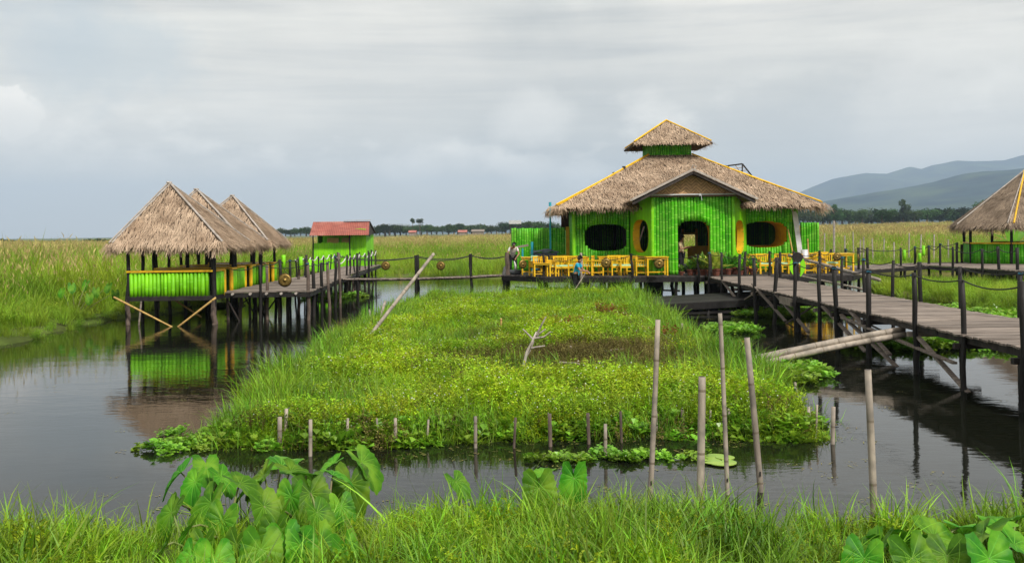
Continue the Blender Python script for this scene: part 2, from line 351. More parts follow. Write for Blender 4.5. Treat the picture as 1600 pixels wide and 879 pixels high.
# ------------------------------------------------------------------ ground and water
def sstep(a, b, x):
    t = max(0.0, min(1.0, (x - a) / (b - a))); return t * t * (3 - 2 * t)
def nz(x, y, s, o=0.0): return noise.noise(Vector((x * s + o, y * s - o, o)))
def isl_l(y): return float(np.interp(y, [13, 16, 22, 32, 41], [-4.0, -4.75, -4.75, -4.5, -4.2]))
def isl_r(y): return float(np.interp(y, [13, 18, 24, 31, 41], [4.3, 4.85, 4.85, 5.1, 5.2]))
def land(x, y):
    """signed distance-ish: > 0 on land"""
    j = 0.35 * nz(x, y, 0.5) + 0.2 * nz(x, y, 1.7, 5)
    fg = 9.45 - y - 0.5 * sstep(-2.6, -3.6, x) - 0.35 * sstep(0, 1, (x - 1) * 0.5) + j * 0.8
    isl = min(isl_r(y) - x + .3 * nz(3, y, .4), x - isl_l(y) + .35 * nz(0, y, 0.4), y - 13.1, 41.0 - y) + j * 0.9
    if y > 37 and x < -0.5: isl = min(isl, 40.0 - (-0.5 - x) * 0.9 - y + j) if x < -3.4 else isl
    lb = -13.6 - 0.05 * (y - 25) - x + j * 1.5 if y < 33.5 else (-13.9 - x + (y - 33.5) * .5 + j * 1.5)
    if x < -13.9: back = y - 33.0 if y > 33.5 else lb
    yb = 36 if x < -14.2 else 36 + (x + 14.2) * 9 if x < -11.7 else 58.5 + (x + 11.7) * 0.36 if x < 0 else 62.7 if x < 22 else 62.7 - (x - 22) * 1.2
    bk = (y - yb) * 0.7 + j * 2
    rp = min(x - 16.4 - 0.5 * nz(0, y, 0.2), y - 30.0, 44.5 - y) + j
    return max(fg, isl, lb if y < 40 else -9, bk, rp)
def ground_z(x, y):
    d = land(x, y) if -60 < x < 80 and y < 80 else 5.0
    z = -0.7 + 0.85 * sstep(-0.5, 0.6, d)
    if y < 12 and d > 0: z += 0.15 * sstep(0, 1.5, d)
    if y < 12: z += 1.1 * sstep(6.5, 1.5, y) if False else 0
    f = sstep(80, 420, y)
    z += f * (-0.3 + 3.0 * sstep(0, 200, x)) + max(0, y - 450) * 0.004 * sstep(50, 400, x)
    z += 0.25 * nz(x, y, 0.03) * sstep(70, 150, y)
    return z
def axis(lo, hi, f0, f1, step):
    a = list(np.arange(f0, f1 + 1e-6, step)); s = step; q = f1
    while q < hi: s *= 1.22; q = min(q + s, hi); a.append(q)
    s = step; q = f0; b = []
    while q > lo: s *= 1.22; q = max(q - s, lo); b.append(q)
    return b[::-1] + a
gx, gy = axis(-12000, 12000, -34, 44, 0.42), axis(-400, 12500, 3, 70, 0.42)
V = [(x, y, ground_z(x, y)) for y in gy for x in gx]; nx = len(gx)
F = [(j * nx + i, j * nx + i + 1, (j + 1) * nx + i + 1, (j + 1) * nx + i) for j in range(len(gy) - 1) for i in range(nx - 1)]
me = bpy.data.meshes.new('ground'); me.from_pydata(V, [], F); me.polygons.foreach_set('use_smooth', [True] * len(F))
M['ground'] = material('marsh_ground', (0.10, 0.15, 0.03), (0.035, 0.045, 0.014), rough=1, scale=0.25, detail=9, coords='World', var=0, bump=0.3, spec=0.05, dirt=(0.20, 0.17, 0.06), dirt_scale=0.02)
me.materials.append(M['ground']); ground = bpy.data.objects.new('ground', me); COL.objects.link(ground); tag(ground, kind='structure')
# water: one sheet, rippled
def water_mat():
    m = bpy.data.materials.new('dark_water'); m.use_nodes = True; n = m.node_tree.nodes; l = m.node_tree.links; b = n['Principled BSDF']
    b.inputs['Base Color'].default_value = (0.007, 0.008, 0.005, 1); b.inputs['Roughness'].default_value = 0.035; b.inputs['IOR'].default_value = 1.33
    g = n.new('ShaderNodeNewGeometry'); h = None
    def nzz(scale, st, det, amp):
        mp = n.new('ShaderNodeMapping'); mp.inputs['Scale'].default_value = st; mp.inputs['Rotation'].default_value = (0, 0, R(12)); l.new(g.outputs['Position'], mp.inputs[0])
        t = n.new('ShaderNodeTexNoise'); t.inputs['Scale'].default_value = scale; t.inputs['Detail'].default_value = det; l.new(mp.outputs[0], t.inputs[0])
        q = n.new('ShaderNodeMath'); q.operation = 'MULTIPLY'; q.inputs[1].default_value = amp; l.new(t.outputs[0], q.inputs[0]); return q.outputs[0], t.outputs[0]
    a, _ = nzz(5.0, (0.7, 1.5, 1), 3, 0.0032); c, _ = nzz(1.1, (0.6, 1.4, 1), 2, 0.0062)
    _, patch = nzz(0.13, (1, 1, 1), 3, 1)
    ad = n.new('ShaderNodeMath'); l.new(a, ad.inputs[0]); l.new(c, ad.inputs[1])
    mr = n.new('ShaderNodeMapRange'); mr.inputs[1].default_value = 0.38; mr.inputs[2].default_value = 0.62; mr.inputs[3].default_value = 0.25; mr.inputs[4].default_value = 1.25
    l.new(patch, mr.inputs[0]); mu = n.new('ShaderNodeMath'); mu.operation = 'MULTIPLY'; l.new(ad.outputs[0], mu.inputs[0]); l.new(mr.outputs[0], mu.inputs[1])
    bu = n.new('ShaderNodeBump'); bu.inputs['Strength'].default_value = 1.0; bu.inputs['Distance'].default_value = 1.0
    l.new(mu.outputs[0], bu.inputs['Height']); l.new(bu.outputs[0], b.inputs['Normal'])
    return m
mb = MB(); mb.add([(-60, -5, 0), (80, -5, 0), (80, 78, 0), (-60, 78, 0)], [(0, 1, 2, 3)], 0.5)
water = mb.build('water', water_mat()); tag(water, kind='structure')
# ------------------------------------------------------------------ hills, far to the right
def ridge(name, Yd, prof, deep, seed, amp):
    xs = [X_(p[0], Yd) for p in prof]; hs = [at(p[0], p[1], Y=Yd).z for p in prof]
    nxx, nyy = 260, 46; V = []; F = []
    x0, x1 = xs[0], xs[-1]
    for j in range(nyy):
        t = j / (nyy - 1); y = Yd - deep + t * deep * 1.6
        for i in range(nxx):
            x = x0 + (x1 - x0) * i / (nxx - 1); h = float(np.interp(x, xs, hs))
            s = t * 1.6
            e = s ** 1.15 if s < 1 else 1 - (s - 1) * 0.8
            v = noise.fractal(Vector((x / amp, y / amp, seed)), 0.9, 2.1, 6)
            r = 1 - abs(noise.noise(Vector((x / amp * 1.6, y / amp * 0.35, seed + 3)))) * 1.3
            z = h * e + h * 0.10 * v * (s * (1.25 - s) * 1.6 if s < 1.25 else 0) * 1.0 + h * 0.22 * (r - 0.6) * max(0, s * (1 - s)) * 4 * 0.6
            V.append((x, y, z - 8))
    F = [(j * nxx + i, j * nxx + i + 1, (j + 1) * nxx + i + 1, (j + 1) * nxx + i) for j in range(nyy - 1) for i in range(nxx - 1)]
    me = bpy.data.meshes.new(name); me.from_pydata(V, [], F); me.polygons.foreach_set('use_smooth', [True] * len(F)); me.materials.append(M['hillm'])
    o = bpy.data.objects.new(name, me); COL.objects.link(o); tag(o, kind='structure'); return o
ridge('mountain_ridge', 8200, [(1130, 358), (1180, 336), (1256, 297), (1301, 278), (1354, 268.5), (1386, 270), (1422, 259), (1440, 262), (1456, 256), (1495, 248),
      (1522, 250), (1570, 249), (1600, 240), (1700, 237), (1900, 245), (2200, 265)], 3000, 3.3, 1500)
ridge('forested_hills', 4300, [(1120, 352), (1200, 330), (1295, 311), (1336, 304), (1377, 297), (1429, 288), (1456, 282.6), (1502, 269), (1536, 263), (1600, 259), (1700, 252),
      (1900, 250), (2300, 255)], 2200, 8.1, 700)
# far low blue rise left of the building
ridge('distant_rise', 7000, [(-200, 374), (60, 371), (300, 367), (560, 359.5), (720, 357.5), (860, 353), (940, 349), (1050, 350), (1160, 356)], 1500, 1.1, 900)

# ------------------------------------------------------------------ scatter: points carrying clumps
def unlinked(name, V, F, Rn, mats, MI=None):
    me = bpy.data.meshes.new(name); me.from_pydata(V, [], F)
    for q in mats: me.materials.append(q)
    a = me.attributes.new('rnd', 'FLOAT', 'FACE'); a.data.foreach_set('value', Rn)
    if MI: me.polygons.foreach_set('material_index', MI)
    return bpy.data.objects.new(name, me)
def collection(name, objs):
    c = bpy.data.collections.new(name)
    for o in objs: c.objects.link(o)
    return c
def scatter(name, pts, scl, idx, coll, label, tilt=0.12, cat=None, kind='stuff', rot=None):
    n = len(pts); me = bpy.data.meshes.new(name)
    me.vertices.add(n); me.vertices.foreach_set('co', np.asarray(pts, dtype=np.float32).ravel())
    if rot is None:
        rot = np.zeros((n, 3), dtype=np.float32); rot[:, 2] = nrg.uniform(0, 6.283, n); rot[:, 0] = nrg.normal(0, tilt, n); rot[:, 1] = nrg.normal(0, tilt, n)
    a = me.attributes.new('rot', 'FLOAT_VECTOR', 'POINT'); a.data.foreach_set('vector', np.asarray(rot, dtype=np.float32).ravel())
    a = me.attributes.new('scl', 'FLOAT', 'POINT'); a.data.foreach_set('value', np.asarray(scl, dtype=np.float32))
    a = me.attributes.new('idx', 'INT', 'POINT'); a.data.foreach_set('value', np.asarray(idx, dtype=np.int32))
    o = bpy.data.objects.new(name, me); COL.objects.link(o); tag(o, label, cat, kind=kind)
    g = bpy.data.node_groups.new(name + '_nodes', 'GeometryNodeTree')
    g.interface.new_socket('Geometry', in_out='INPUT', socket_type='NodeSocketGeometry'); g.interface.new_socket('Geometry', in_out='OUTPUT', socket_type='NodeSocketGeometry')
    gi = g.nodes.new('NodeGroupInput'); go = g.nodes.new('NodeGroupOutput'); ci = g.nodes.new('GeometryNodeCollectionInfo')
    ci.inputs['Collection'].default_value = coll; ci.inputs['Separate Children'].default_value = True; ci.inputs['Reset Children'].default_value = True
    ip = g.nodes.new('GeometryNodeInstanceOnPoints'); ip.inputs['Pick Instance'].default_value = True
    def na(nm, ty):
        q = g.nodes.new('GeometryNodeInputNamedAttribute'); q.data_type = ty; q.inputs['Name'].default_value = nm; return q.outputs[0]
    L = g.links
    L.new(gi.outputs[0], ip.inputs['Points']); L.new(ci.outputs[0], ip.inputs['Instance']); L.new(na('idx', 'INT'), ip.inputs['Instance Index'])
    L.new(na('rot', 'FLOAT_VECTOR'), ip.inputs['Rotation']); L.new(na('scl', 'FLOAT'), ip.inputs['Scale']); L.new(ip.outputs[0], go.inputs[0])
    md = o.modifiers.new('scatter', 'NODES'); md.node_group = g
    return o
def blades(n, rad, h0, h1, wd, bend, mats, seg=3, heads=0.0, name='clump', seed=1):
    q = random.Random(seed); V = []; F = []; Rn = []; MI = []
    for k in range(n):
        a = q.uniform(0, 6.283); d = rad * math.sqrt(q.random()); bx, by = d * math.cos(a), d * math.sin(a)
        h = q.uniform(h0, h1); la = q.uniform(0, 6.283); be = bend * q.uniform(0.25, 1.3) * h; fa = la + math.pi / 2 + q.uniform(-.5, .5)
        w0 = wd * q.uniform(0.6, 1.3); ux, uy = math.cos(fa) * w0 / 2, math.sin(fa) * w0 / 2
        lean = q.uniform(0.0, 0.25) * h; rr = q.random() * .98; b = len(V)
        for i in range(seg + 1):
            t = i / seg; x = bx + math.cos(la) * (lean * t + be * t * t); y = by + math.sin(la) * (lean * t + be * t * t)
            z = h * (t - 0.28 * (be / h) * t * t * t * 1.5); s = (1 - t ** 1.6) + 0.04 if i else 0.7
            V += [(x - ux * s, y - uy * s, z), (x + ux * s, y + uy * s, z)]
        for i in range(seg): F.append((b + 2 * i, b + 2 * i + 1, b + 2 * i + 3, b + 2 * i + 2)); Rn.append(rr); MI.append(0)
        if q.random() < heads:
            b = len(V); L = h * q.uniform(.07, .13); w1 = wd * .8
            V += [(x, y, z - .02), (x + w1, y, z + L * .4), (x + .06 * h * q.uniform(-1, 1), y + .05, z + L), (x - w1, y, z + L * .4)]
            F.append((b, b + 1, b + 2, b + 3)); Rn.append(rr); MI.append(1)
    return unlinked(name, V, F, Rn, mats, MI)
def sprigs(n, rad, h0, h1, leaf, mats, name, seed, nl=7, up=0.5, broad=0.3, flowers=0.0):
    """leafy stems: each leaf a folded lozenge"""
    q = random.Random(seed); V = []; F = []; Rn = []; MI = []
    for k in range(n):
        a = q.uniform(0, 6.283); d = rad * math.sqrt(q.random()); p = Vector((d * math.cos(a), d * math.sin(a), 0))
        h = q.uniform(h0, h1); ld = Vector((q.gauss(0, .35), q.gauss(0, .35), 1)).normalized(); rr = q.random()
        for i in range(nl):
            t = 0.25 + 0.75 * (i + q.random() * .6) / nl; c = p + ld * h * t; an = q.uniform(0, 6.283)
            L = leaf * q.uniform(.6, 1.2) * (1.15 - 0.4 * t); dr = Vector((math.cos(an), math.sin(an), q.uniform(-0.1, up * 2))).normalized()
            sd_ = dr.cross(Vector((0, 0, 1))).normalized() * L * broad * q.uniform(.8, 1.2); b = len(V)
            V += [c, c + dr * L * .5 + sd_ + Vector((0, 0, .1 * L)), c + dr * L + Vector((0, 0, -.15 * L)), c + dr * L * .5 - sd_ + Vector((0, 0, .1 * L))]
            F += [(b, b + 1, b + 2), (b, b + 2, b + 3)]; x = min(.97, max(0, rr * .6 + q.random() * .4)); Rn += [x, x]; MI += [0, 0]
        if q.random() < flowers:
            b = len(V); c = p + ld * (h + .03); s = .009
            V += [c + Vector(v) * s for v in ((1, 0, 0), (0, 1, 0), (-1, 0, 0), (0, -1, 0), (0, 0, 1))]; F += [(b, b + 1, b + 4), (b + 1, b + 2, b + 4), (b + 2, b + 3, b + 4), (b + 3, b, b + 4)]; Rn += [.5] * 4; MI += [1] * 4
        b = len(V); e = p + ld * h; V += [p - Vector((.004, 0, 0)), p + Vector((.004, 0, 0)), e]; F.append((b, b + 1, b + 2)); Rn.append(.2); MI.append(0)
    return unlinked(name, [tuple(v) for v in V], F, Rn, mats, MI)
def wedge_pts(n, y0, y1, power, pad=6, x_lim=None):
    """random points in the view wedge, density falling with distance"""
    u = nrg.random(n); y = (y0 ** power + u * (y1 ** power - y0 ** power)) ** (1 / power)
    hw = 0.56 * y + pad; x = nrg.uniform(-1, 1, n) * hw
    return x, y
# ---- far reed marsh
reedP = [blades(34, .5, 1.3, 2.2, .042, .55, [M['reed'], M['tan']], heads=.0, name='c0', seed=1),
         blades(34, .5, 1.5, 2.4, .038, .35, [M['reed'], M['tan']], heads=.12, name='c1', seed=2),
         blades(38, .5, 1.2, 2.0, .050, .65, [M['reed'], M['tan']], heads=.03, name='c2', seed=3),
         sprigs(40, .55, .9, 1.6, .16, [M['reed']], 'c3', 4, nl=9)]
tanP = [blades(34, .55, 1.7, 2.5, .03, .2, [M['tan'], M['tan']], heads=.8, name='c4', seed=5),
        blades(230, 2.6, 1.1, 1.9, .10, .3, [M['reed'], M['tan']], seg=2, heads=.03, name='c5', seed=6), blades(230, 2.6, 1.3, 2.1, .10, .3, [M['tan'], M['tan']], seg=2, heads=.4, name='c6', seed=7)]
reedC = collection('reed_clumps', reedP + tanP)
P = []; S = []; I = []
for (n, y0, y1, pw) in ((15000, 44, 130, 1.2), (9000, 125, 470, 1.3)):
    xs, ys = wedge_pts(n, y0, y1, pw, 12)
    for x, y in zip(xs, ys):
        if y < 80 and land(x, y) < -0.05: continue
        if y < 46 and x > -12: continue
        P.append((x, y, ground_z(x, y) - .05)); far = sstep(60, 300, y)
        mt_ = nz(x, y, .03) + .5 * nz(x, y, .09, 3)
        tanp = -.03 + .62 * sstep(85, 170, y) - .35 * sstep(300, 420, y) + .38 * mt_
        if x < 0: tanp = tanp * .8 - .06
        if y > 130: I.append(6 if rng.random() < tanp else 5)
        else: I.append(4 if rng.random() < tanp else 3 if (mt_ < -.12) else rng.choice((0, 1, 1, 2)))
        hs = 0.50 + 0.38 * sstep(60, 95, y) + .22 * nz(x, y, .12, 9) + .28 * sstep(10, 30, x) * sstep(66, 100, y)
        if -16 < x < -5 and y < 66: hs *= .6
        if y > 130: hs = 1.0 + .25 * nz(x, y, .03, 9) + .15 * sstep(20, 60, x) - .15 * sstep(20, -60, x)
        S.append(hs * rng.uniform(.85, 1.15))
scatter('reed_marsh', P, S, I, reedC, 'tall green and straw coloured reeds filling the marsh to the far trees', .1)
# ---- left bank, tall
P = []; S = []; I = []
for k in range(9000):
    y = rng.uniform(22, 62); x = rng.uniform(-44, -7)
    d = land(x, y)
    if d < -.05 or x < -.60 * y - 9 or (x > -14 and y > 50): continue
    P.append((x, y, ground_z(x, y) - .03)); t = sstep(.2, 4.5, d)
    S.append((.24 + .72 * t) * rng.uniform(.7, 1.2) * (1.3 if rng.random() < .04 else 1)); I.append(rng.choice((3, 3, 0, 2)) if t < .45 else rng.choice((0, 0, 2, 1, 1)) if rng.random() < .97 else 4)
scatter('bank_reeds', P, S, I, reedC, 'tall bent green reeds on the bank left of the thatched huts', .16)
# ---- right floating patch beside the walkways
P = []; S = []; I = []
for k in range(5200):
    y = rng.uniform(29, 46); x = rng.uniform(15, 36)
    if land(x, y) < .1: continue
    P.append((x, y, ground_z(x, y) - .03)); S.append(rng.uniform(.22, .42)); I.append(rng.choice((0, 2, 3, 3)))
scatter('sedge_patch', P, S, I, reedC, 'low green sedge growing between the two right hand walkways', .2)
# ---- the island
weedP = [sprigs(26, .26, .12, .30, .062, [M['weed'], M['white']], 'w%d' % i, 20 + i, nl=9, broad=.22, flowers=.012) for i in range(4)]
grassP = [blades(26, .22, .25, .6, .014, .55, [M['grass']], seg=4, name='g%d' % i, seed=40 + i) for i in range(3)]
brownP = [sprigs(30, .28, .12, .34, .04, [M['brownweed']], 'x0', 51, nl=12)]
hyP = [sprigs(14, .22, .05, .16, .12, [M['hyacinth']], 'y%d' % i, 60 + i, nl=4, up=.6, broad=.5) for i in range(2)]
isC = collection('island_clumps', [*weedP, *grassP, *brownP, *hyP])   # by name: g0-2, w0-3, x0, y0-1
order = sorted(o.name for o in isC.objects); ix = {n: i for i, n in enumerate(order)}
G_ = [ix['g%d' % i] for i in range(3)]; W_ = [ix['w%d' % i] for i in range(4)]; B_ = ix['x0']; H_ = [ix['y%d' % i] for i in range(2)]
P = []; S = []; I = []; PG = []; SG = []; IG = []
for k in range(26000):
    y = 12.6 + 29 * rng.random() ** 1.5; x = rng.uniform(-6.3, 6.3)
    d = min(land(x, y), 9)
    if d < .0 or y > 42: continue
    n1 = nz(x, y, .35, 2); br = math.exp(-((x - 1.9) / 2.6) ** 2 - ((y - 20.3) / 2.0) ** 2) * 1.2 + .5 * math.exp(-((x - 1.6) / 1.8) ** 2 - ((y - 26) / 2.0) ** 2) + .5 * math.exp(-((x + .6) / 1.0) ** 2 - ((y - 19.5) / 1.0) ** 2)
    edge = sstep(1.3, .1, d)
    gap = nz(x, y, .8, 4)
    if gap < -.30 and rng.random() < .6: continue
    P.append((x, y, ground_z(x, y) - .02 + .14 * n1))
    if rng.random() < br * .95 + .035 + .12 * max(0, nz(x, y, .6, 12)): I.append(B_); S.append(rng.uniform(.8, 1.3))
    elif edge > .5 and y < 15.5 and rng.random() < .35: I.append(rng.choice(H_)); S.append(rng.uniform(.8, 1.3))
    else: I.append(rng.choice(W_)); S.append(rng.uniform(.7, 1.4) * (1 + .5 * n1 + .35 * gap) * (1 - .55 * sstep(1.1, .1, d)))
for k in range(13000):
    y = 12.6 + 29 * rng.random() ** 1.3; x = rng.uniform(-6.3, 6.3); d = land(x, y)
    if d < -.08 or y > 42: continue
    edge = sstep(1.9, .2, min(isl_r(y) - x, x - isl_l(y), 41 - y)); back = sstep(29, 38, y)
    br = math.exp(-((x - 1.9) / 2.3) ** 2 - ((y - 20.3) / 1.8) ** 2)
    p = .55 + .75 * edge * (1 if x < 0 or y > 17 else .4) + .8 * back * sstep(-3, 2, x) + .3 * max(0, nz(x, y, .4, 7)) + .25 * sstep(15.5, 13.5, y) - .6 * br
    if rng.random() > p: continue
    PG.append((x, y, ground_z(x, y) - .02)); SG.append(rng.uniform(.45, 1.0) * (1 + .55 * edge * (1 if y > 15 else .3)) * (1 + .25 * back * sstep(-1, 2, x))); IG.append(rng.choice(G_))
scatter('island_weeds', P, S, I, isC, 'lime green creeping weeds covering the floating garden plot', .2)
scatter('island_grass', PG, SG, IG, isC, 'longer grass blades rising round the edges of the floating plot', .25)
# ---- floating hyacinth clumps
def clump(name, cx, cy, rx, ry, n, label, s0=.8, s1=1.4, prot=None):
    P = []; S = []; I = []
    for k in range(n):
        a = rng.uniform(0, 6.283); d = math.sqrt(rng.random()); x, y = cx + rx * d * math.cos(a), cy + ry * d * math.sin(a)
        if nz(x, y, .9, cx) < -.22: continue
        P.append((x, y, .0)); S.append(rng.uniform(s0, s1)); I.append(rng.choice(prot or H_))
    return scatter(name, P, S, I, isC, label, .15)
clump('water_hyacinth', 11.5, 23.6, 3.4, 1.1, 420, 'floating water hyacinth strip under the near end of the right walkway')
clump('water_hyacinth', 6.3, 27.5, .7, .8, 60, 'small yellow green hyacinth clump floating right of the island')
clump('water_hyacinth', 9.3, 33.0, 2.0, 1.6, 260, 'hyacinth and sedge clump floating under the middle of the walkway')
clump('water_hyacinth', 15.2, 31.0, 2.0, 3.0, 380, 'hyacinth mat floating against the sedge patch')
clump('water_hyacinth', 1.35, 12.25, 1.2, .2, 34, 'hyacinth rosettes floating in front of the island stakes', .4, .75)
clump('water_hyacinth', 5.2, 19.4, 1.0, 1.4, 110, 'creeping water plants at the foot of the thick slanting bamboos')
clump('water_hyacinth', -4.2, 13.5, 1.1, .9, 34, 'sparse water plants trailing off the left corner of the island', .5, .9)
clump('water_hyacinth', -8.2, 44.0, 1.4, 2.0, 120, 'green water plants floating under the left walkway', .8, 1.2)
# ---- floating litter along the banks
q_ = random.Random(5); V_ = []; F_ = []; Rn_ = []
for k in range(9):
    a = q_.uniform(0, 6.28); cx_, cy_ = q_.uniform(-.2, .2), q_.uniform(-.2, .2); l_, w_ = q_.uniform(.015, .05), q_.uniform(.006, .018); b_ = len(V_); ca, sa = math.cos(a), math.sin(a)
    V_ += [(cx_ - ca * l_, cy_ - sa * l_, .006), (cx_ + sa * w_, cy_ - ca * w_, .008), (cx_ + ca * l_, cy_ + sa * l_, .006), (cx_ - sa * w_, cy_ + ca * w_, .008)]; F_.append((b_, b_ + 1, b_ + 2, b_ + 3)); Rn_.append(q_.random() * .97)
litC = collection('litter_bits', [unlinked('l0', V_, F_, Rn_, [M['litter']])])
P = []; S = []
for k in range(60000):
    y = 9 + 40 * rng.random() ** 1.6; x = rng.uniform(-16, 16); d = land(x, y)
    if d > .1 or rng.random() > (math.exp(d * 1.6) * .10 + .002): continue
    P.append((x, y, .002)); S.append(rng.uniform(.35, .8))
scatter('floating_litter', P, S, [0] * len(P), litC, 'bits of leaf and dead stem floating on the dark water near the banks', 0.0)
# ---- foreground bank grass
fgP = [blades(19, .14, .20, .72, .020, .6, [M['grass']], seg=5, name='f%d' % i, seed=80 + i) for i in range(4)]
fgL = [sprigs(10, .14, .2, .42, .09, [M['weed']], 'h0', 90, nl=9, broad=.16)]
fgT = [blades(6, .08, .6, 1.05, .022, .5, [M['grass']], seg=6, name='j%d' % i, seed=95 + i) for i in range(2)]
fgC = collection('bank_clumps', fgP + fgL + fgT)
P = []; S = []; I = []
for k in range(8800):
    y = rng.uniform(4.6, 10.6); x = rng.uniform(-7.5, 7.5); d = land(x, y)
    if d < -.12: continue
    P.append((x, y, ground_z(x, y) - .02)); e = sstep(-.1, .8, d)
    tc_ = math.exp(-((x + 2.25) / 1.3) ** 4) * (1 if y > 7.4 else .6) + 1.0 * math.exp(-((x - 3.3) / 1.1) ** 4) * (1 if y < 8.2 else 0)
    if rng.random() < .35 * tc_: P.pop(); continue
    S.append((.40 + .32 * e) * rng.uniform(.6, 1.25) * (1 - .42 * tc_) * (1 + .45 * nz(x, y, .9, 6))); u = rng.random() + (.035 if d < .5 else -.04)
    I.append(rng.randrange(4) if u < .76 else 4 if u < .955 else rng.choice((5, 6)))
    if I[-1] > 4: S[-1] = rng.uniform(.5, .85)
scatter('bank_grass', P, S, I, fgC, 'long fresh green grass along the near water edge', .22)
# ------------------------------------------------------------------ thatch and bamboo builders
def thatch_face(mb, A, B, Cc, D, dens=220, L=0.42, wd=0.022, thick=0.10, fringe=60, drop=0.32, m_str=0, m_base=1, lift=0.05):
    """A-B upper edge, D-C lower edge"""
    A, B, Cc, D = map(Vector, (A, B, Cc, D))
    nrm = ((Cc - D).cross(A.lerp(B, .5) - D)).normalized()
    if nrm.z < 0: nrm = -nrm
    fall = Vector((0, 0, -1)) - nrm * (-nrm.z); fall.normalize(); side = nrm.cross(fall)
    top = (B - A).length; bot = (Cc - D).length; H = abs((A.lerp(B, .5) - D.lerp(Cc, .5)).dot(fall)); area = (top + bot) / 2 * H
    dn = nrm * -thick
    if top < 1e-4: mb.add([A, Cc, D, A + dn, Cc + dn, D + dn], [(0, 2, 1), (3, 4, 5), (1, 2, 5, 4)], .5, m_base)
    else: mb.add([A, B, Cc, D, A + dn, B + dn, Cc + dn, D + dn], [(0, 3, 2, 1), (4, 5, 6, 7), (2, 3, 7, 6)], .5, m_base)
    vs = []; fs = []; rs = []
    def straw(p, d, ln, wdt, off, lf, tone):
        s = d.cross(nrm).normalized() * wdt / 2; b = len(vs); q = p + d * ln + nrm * (off + lf)
        vs.extend([p + nrm * off - s, p + nrm * off + s, q + s * .35, q - s * .35]); fs.append((b, b + 1, b + 2, b + 3)); rs.append(tone)
    for k in range(int(area * dens)):
        while True:
            v = rng.random()
            if rng.random() * max(top, bot) <= top + (bot - top) * v: break
        u = rng.random(); p = A.lerp(B, u).lerp(D.lerp(Cc, u), v)
        row = (v * H / .22) % 1.0
        d = (fall + side * rng.gauss(0, .22)).normalized()
        patch = .5 + .5 * nz(p.x * 1.0, p.y + p.z * 1.2, .7, 2)
        tone = min(.97, max(.02, .15 + .5 * patch + rng.gauss(0, .20)))
        straw(p, d, L * rng.uniform(.5, 1.2), wd * rng.uniform(.6, 1.5), .005 + .035 * rng.random(), lift * rng.uniform(-.2, 1.2), tone)
    for k in range(int(bot * fringe)):
        u = rng.random(); p = D.lerp(Cc, u) - fall * rng.uniform(0, .2) - nrm * rng.uniform(-.02, thick)
        cl = .7 + .6 * abs(nz(u * bot, A.x, 1.3, 7)) * 1.5
        d = (fall * rng.uniform(.15, .9) + Vector((0, 0, -1)) * rng.uniform(.4, 1.1) + side * rng.gauss(0, .22)).normalized()
        straw(p, d, drop * cl * rng.uniform(.5, 1.25), wd * rng.uniform(.8, 1.6), 0, 0, min(.97, max(.02, rng.gauss(.38, .25))))
    mb.add(vs, fs, rs, m_str)
def bamboo_wall(p0, p1, z0, z1, holes=(), rad=0.062, gap=1.02, mbF=None, mbB=None, lap=None, out=None, node=0.42, n=8):
    """upright culms from p0 to p1 (XY); out = outward normal; holes: (u, z, hw, hh, power, open_bottom)"""
    p0, p1 = Vector((*p0, 0)), Vector((*p1, 0)); d = p1 - p0; W = d.length; d.normalize(); o = Vector((d.y, -d.x, 0)) if out is None else Vector((*out, 0)).normalized()
    u = rad
    while u < W - rad * .4:
        r = rad * rng.uniform(.82, 1.14); zt = (z1(u) if callable(z1) else z1) + rng.uniform(-.02, .02)
        iv = [(z0, zt)]
        for (hu, hz_, hw, hh, pw, ob) in holes:
            t = abs(u - hu) / hw
            if t >= 1: continue
            k = hh * (1 - t ** pw) ** (1 / pw); a, b = (z0 - 1 if ob else hz_ - k), hz_ + k
            iv = [q for (s, e) in iv for q in ((s, min(e, a)), (max(s, b), e)) if q[1] - q[0] > .03]
        for (s, e) in iv:
            base = p0 + d * u
            segs = [(s, e, 0)]
            if lap and s < lap < e: segs = [(s, lap + rng.uniform(-.02, .02), 0), (lap - .04, e, .035)]
            for (s2, e2, off) in segs:
                jx = rng.gauss(0, .006)
                bamboo(mbF, base + o * (off + rng.gauss(0, .005)) + Vector((0, 0, s2)), base + d * jx + o * off + Vector((0, 0, e2)), r * (.95 if off else 1), n=n, node=node, taper=rng.uniform(.9, 1.0))
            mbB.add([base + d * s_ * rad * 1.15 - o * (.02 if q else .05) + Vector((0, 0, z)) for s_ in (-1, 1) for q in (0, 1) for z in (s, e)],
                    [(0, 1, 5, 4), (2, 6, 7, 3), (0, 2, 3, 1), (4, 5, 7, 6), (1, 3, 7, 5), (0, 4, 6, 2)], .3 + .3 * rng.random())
        u += r + rad * gap * rng.uniform(.92, 1.05)
def reveal(mb, p0, p1, hole, depth, out, n=40, floor=None, flare=0.0, thick=.02):
    p0, p1 = Vector((*p0, 0)), Vector((*p1, 0)); d = (p1 - p0).normalized(); o = Vector((*out, 0)).normalized(); hu, hz_, hw, hh, pw, ob = hole
    ring = []
    for i in range(n + 1):
        a = math.pi * 2 * i / n if not ob else math.pi * i / n
        c, s = math.cos(a), math.sin(a); x = math.copysign(abs(c) ** (2 / pw), c) * hw; z = math.copysign(abs(s) ** (2 / pw), s) * hh
        ring.append((x, z))
    if ob: ring = [(hw, floor - hz_)] + ring + [(-hw, floor - hz_)]
    vs = []; fs = []; k = len(ring)
    for (x, z) in ring:
        for (q, dd) in ((1.0, .03), (1.0 - flare, -depth)):
            vs.append(p0 + d * (hu + x * q) + o * dd + Vector((0, 0, hz_ + z)))
    for i in range(k - 1): fs.append((2 * i, 2 * i + 1, 2 * i + 3, 2 * i + 2))
    mb.add(vs, fs, .5)
